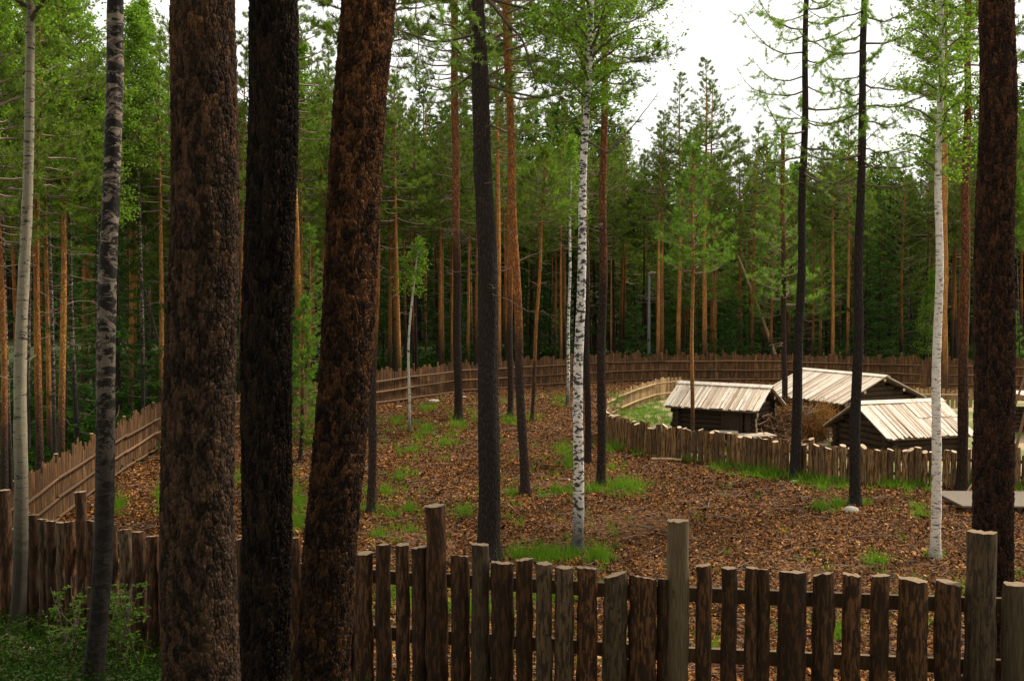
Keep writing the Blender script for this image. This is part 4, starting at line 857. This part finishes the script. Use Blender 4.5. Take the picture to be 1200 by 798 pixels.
# ------------------------------------------------------------------ the wood behind: templates copied as individual trees
TPL = {}
def template(key, kind, H, zc, Rm, r0, bark, q=1, dens=1., leaf_=None, stubs=8, name=None, lean=0):
    ph = RNG.random() * 6; ax = lambda z: np.array([.05 * math.sin(z * .45 + ph), .05 * math.sin(z * .33 + ph) + lean * z])
    root = bpy.data.objects.new(name or NAME[kind], None); tr = trunk_mesh(H, r0, r0 * .25, ax, 10, 16).build('trunk', M[bark], root, link=False)
    cw = crown(kind, H, zc, Rm, ax, q, dens)
    if stubs: dead_stubs(cw, zc * .45, zc, stubs, Rm * .6, ax)
    cw = cw.build('crown', [M[TW[kind]], M[leaf_ or LEAFM[kind]]], root, smooth=False, link=False); TPL[key] = (root, tr, cw, kind)
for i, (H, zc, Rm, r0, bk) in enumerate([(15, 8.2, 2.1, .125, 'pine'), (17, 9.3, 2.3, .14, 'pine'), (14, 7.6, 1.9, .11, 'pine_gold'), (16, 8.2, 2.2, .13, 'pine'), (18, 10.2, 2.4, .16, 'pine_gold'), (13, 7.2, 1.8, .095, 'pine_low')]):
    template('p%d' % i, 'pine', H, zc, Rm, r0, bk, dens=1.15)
template('y0', 'young', 12, 3.5, 2.3, .12, 'pine', dens=1.15, stubs=6); template('y1', 'young', 10, 2.5, 1.8, .10, 'pine_gold', dens=1.15, stubs=4); template('y2', 'young', 14, 4.6, 2.7, .13, 'pine', dens=1.15, leaf_='needle', stubs=6)
template('s0', 'spruce', 12, .8, 2.1, .12, 'pine_low', dens=1.1, stubs=0); template('s1', 'spruce', 8, .4, 1.6, .08, 'pine_low', q=.8, stubs=0); template('s2', 'spruce', 15, 2, 2.3, .15, 'pine_low', q=1.1, stubs=0); template('s3', 'spruce', 4, .1, 1.1, .04, 'pine_low', q=.45, stubs=0)
template('b0', 'birch', 14, 8.8, 2.1, .07, 'birch_old', q=1.2, dens=1.3, stubs=2); template('b1', 'birch', 11, 7.0, 1.7, .045, 'birch_old', q=1.1, dens=1.2, stubs=2); template('b2', 'birch', 5, 1.0, 1.0, .03, 'aspen', q=.8, dens=.9, stubs=0)
def place(key, x, y, label, group, s=1.0, sz=None, rz=None):
    root, tr, cw, kind = TPL[key]; r = root.copy(); COL.objects.link(r); r.location = (x, y, float(gz(x, y))); r.rotation_euler = (RNG.normal(0, .012), RNG.normal(0, .012), RNG.random() * 6.28 if rz is None else rz)
    r.scale = (s, s, sz or s); tag(r, label, {'pine': 'pine', 'young': 'pine', 'spruce': 'spruce', 'birch': 'birch'}[kind], group)
    for c0 in (tr, cw): c = c0.copy(); COL.objects.link(c); c.parent = r
    return r
ZONE = {'L': 'left of the thickest trunk', 'C': 'behind the middle of the far fence', 'R': 'beyond the huts'}
def zone(px): return 'L' if px < 240 else ('C' if px < 740 else 'R')
KW = {'pine': ('tall slender orange-barked pine of the wood', 'tall pines of the wood'), 'young': ('bushy young pine of the wood', 'bushy young pines of the wood'), 'spruce': ('dark green spruce of the wood', 'spruces of the wood'), 'birch': ('leafy thin birch of the wood', 'leafy birches of the wood')}
occ = []
def wood(key, px, Yv, s=1.0, sz=None):
    x = px2a(px) * Yv; k = TPL[key][3]; z_ = ZONE[zone(px)]; occ.append((x, Yv)); return place(key, x, Yv, KW[k][0] + ', ' + z_, KW[k][1] + ', ' + z_, s, sz)
# trunks read off the photograph: px, depth beyond the fence, template
for px, dd, key, s in [(2, 6, 'p1', .75), (41, 5, 'p1', .85), (54, 9, 'p2', .9), (70, 6, 'p2', 1.1), (97, 12, 'p0', 1.1), (133, 12, 'p0', .9), (152, 10, 'p2', 1.05), (187, 5, 'p2', 1.1), (196, 7, 'p4', .8), (353, 3, 'p4', 1.15), (378, 8, 'p2', 1.1), (425, 5, 'p4', .95),
                       (456, 9, 'p1', .85), (467, 3, 'p2', 1.1), (485, 12, 'p1', .9), (515, 6, 'p0', 1), (548, 9, 'p2', 1.05), (583, 3.5, 'p4', 1.2), (650, 10, 'p0', .9), (684, 6, 'p4', .9), (720, 9, 'p5', 1.1), (727, 12, 'p0', 1.), (752, 9, 'p5', 1.), (770, 3, 'p4', .8), (776, 5, 'p4', .85),
                       (796, 3.5, 'p4', .95), (826, 3, 'p4', 1.), (838, 6, 'p2', .8), (834, 10, 'p4', 1.0), (868, 7, 'p1', .85), (880, 4, 'p1', .85), (896, 9, 'p3', .9), (961, 5, 'p2', .95), (976, 3, 'p4', .8), (994, 4, 'p2', 1.05), (1040, 9, 'p5', 1), (1085, 7, 'p5', 1.), (1180, 6, 'p1', 1.0)]:
    wood(key, px, per_y(px2a(px)) + dd, s)
# crowns that shape the skyline and the green wall
for px, dd, key, s in [(905, 3, 'y0', .9), (925, 5, 'y0', 1.0), (952, 4, 'y0', .85), (770, 10, 'y2', .9), (800, 12, 'y0', 1.02), (835, 11, 'y2', .88), (815, 9, 'y0', .95), (880, 13, 'y2', .95), (1000, 7, 'y2', .95), (1030, 5, 's0', .85), (1015, 4, 's1', 1.1), (1045, 8, 's0', .95), (1065, 10, 'b0', .85), (975, 10, 'y2', .95), (745, 3, 's3', 1.), (850, 2.2, 's3', .9), (868, 3, 's3', 1.1), (820, 4, 's1', .7),
                       (1150, 9, 'b0', 1.1), (1185, 12, 'b0', 1.1), (1120, 12, 'y2', 1.2), (1195, 4, 'b1', 1), (1090, 5, 'b2', 1.2), (8, 6, 'b0', 1.1), (60, 6, 'b0', 1.0), (90, 7, 'b0', 1.2), (115, 4, 'b1', 1.1), (165, 6, 'b0', 1.15), (30, 10, 'b0', 1.2), (172, 12, 'b0', 1.3), (280, 5, 'b1', 1.2), (350, 7, 'b0', 1.2), (360, 3, 'y1', .8), (75, 9, 's0', 1.), (140, 9, 's0', 1.1), (120, 16, 's2', 1), (205, 8, 'y2', 1.2), (385, 10, 'y2', 1.15), (440, 14, 's2', 1.1)]:
    wood(key, px, per_y(px2a(px)) + dd, s)
# fill of individual trees
tries = 0; cnt = 0
while cnt < 235 and tries < 6000:
    tries += 1
    px = RNG.uniform(-70, 1270); u = RNG.random() ** 1.1; Yv = per_y(px2a(px)) + 3 + u * 34; x = px2a(px) * Yv
    if any((x - a) ** 2 + (Yv - b) ** 2 < 1.55 ** 2 for a, b in occ): continue
    low = 740 < px < 1080
    pool = (['p0', 'p1', 'p2', 'p3', 'p5', 'p4', 'p0', 'p2', 'p5', 'p1', 'p3', 'p2'] + (['s2', 's0', 's2', 'y2'] if Yv > 66 else []) if not low else ['p2', 'p5', 'y2', 's0', 'y2', 's1', 's0', 'y0'])
    if px < 240: pool = pool + ['b0', 's0']
    key = pool[RNG.integers(len(pool))]
    s = RNG.uniform(.86, 1.1)
    s *= .84 if low else 1; th = .82 if key[0] == 'p' else 1; wood(key, px, Yv, s * th, s * 1.04); cnt += 1
# the far wood, one mass
mb = MB()
for _ in range(620):
    a = RNG.uniform(-.75, .75); Yv = RNG.uniform(82, 125); x = a * Yv; z0 = float(gz(x, Yv)); px = 600 + F * a; H = RNG.uniform(13, 17) * (.62 if 735 < px < 1090 else .98) * Yv / 95; r_ = RNG.uniform(1.6, 2.6)
    mb.tube([(x, Yv, z0), (x, Yv, z0 + H)], [.16, .04], 5, 0, False); n_ = 520; t = RNG.random(n_) ** .85; rr = r_ * (1 - t) ** .7 * np.sqrt(RNG.random(n_)) + .1; az = RNG.random(n_) * 6.283; zb = H * RNG.choice([.05, .35, .4, .5])
    C = np.stack([x + rr * np.cos(az), Yv + rr * np.sin(az), z0 + zb + (H - zb) * t - rr * .15], -1); D = np.stack([np.cos(az), np.sin(az), RNG.uniform(-.4, .7, n_)], -1) * RNG.uniform(.4, .9, n_)[:, None]
    mb.blades(C, D, .30, 1)
mb.build('far_wood', [M['pine_low'], M['spruce']], kind='stuff')
# unseen trees added beside and behind the viewer: their crowns reach over the picture and shade the near bank
OV = 'unseen tall pines added round the viewpoint for shade'
for i, (x, y, key, s) in enumerate([(-6.5, 5.5, 'p1', 1.0), (-3.5, 2.0, 'p4', 1.0), (-9, 9.5, 'p0', 1.1), (3.5, 1.5, 'p1', 1.0), (-2, -3, 'p4', 1.0), (4.5, -4, 'p1', 1.), (-7, -1.5, 'p3', 1.1), (8, 3, 'p4', 1.0), (0.5, -7, 'p1', 1.1), (9, -3, 'p3', 1.)]):
    place(key, x, y, 'unseen tall pine added beside the viewpoint to shade the near bank', OV, s)
for x, y, s in [(-5, -3.5, 1.3), (-1, -4.5, 1.2), (3, -4, 1.3), (7, -2, 1.2), (-9, 2, 1.2), (-12, 6, 1.2), (10.5, 3.5, 1.2), (0, -9, 1.4), (5, -9, 1.4), (-6, -9, 1.4)]:  # dense spruces out of view, added to block light from behind
    place('s2', x, y, 'unseen dense dark spruce added behind the viewpoint to block light', 'unseen spruces added behind the viewpoint to block light', s)
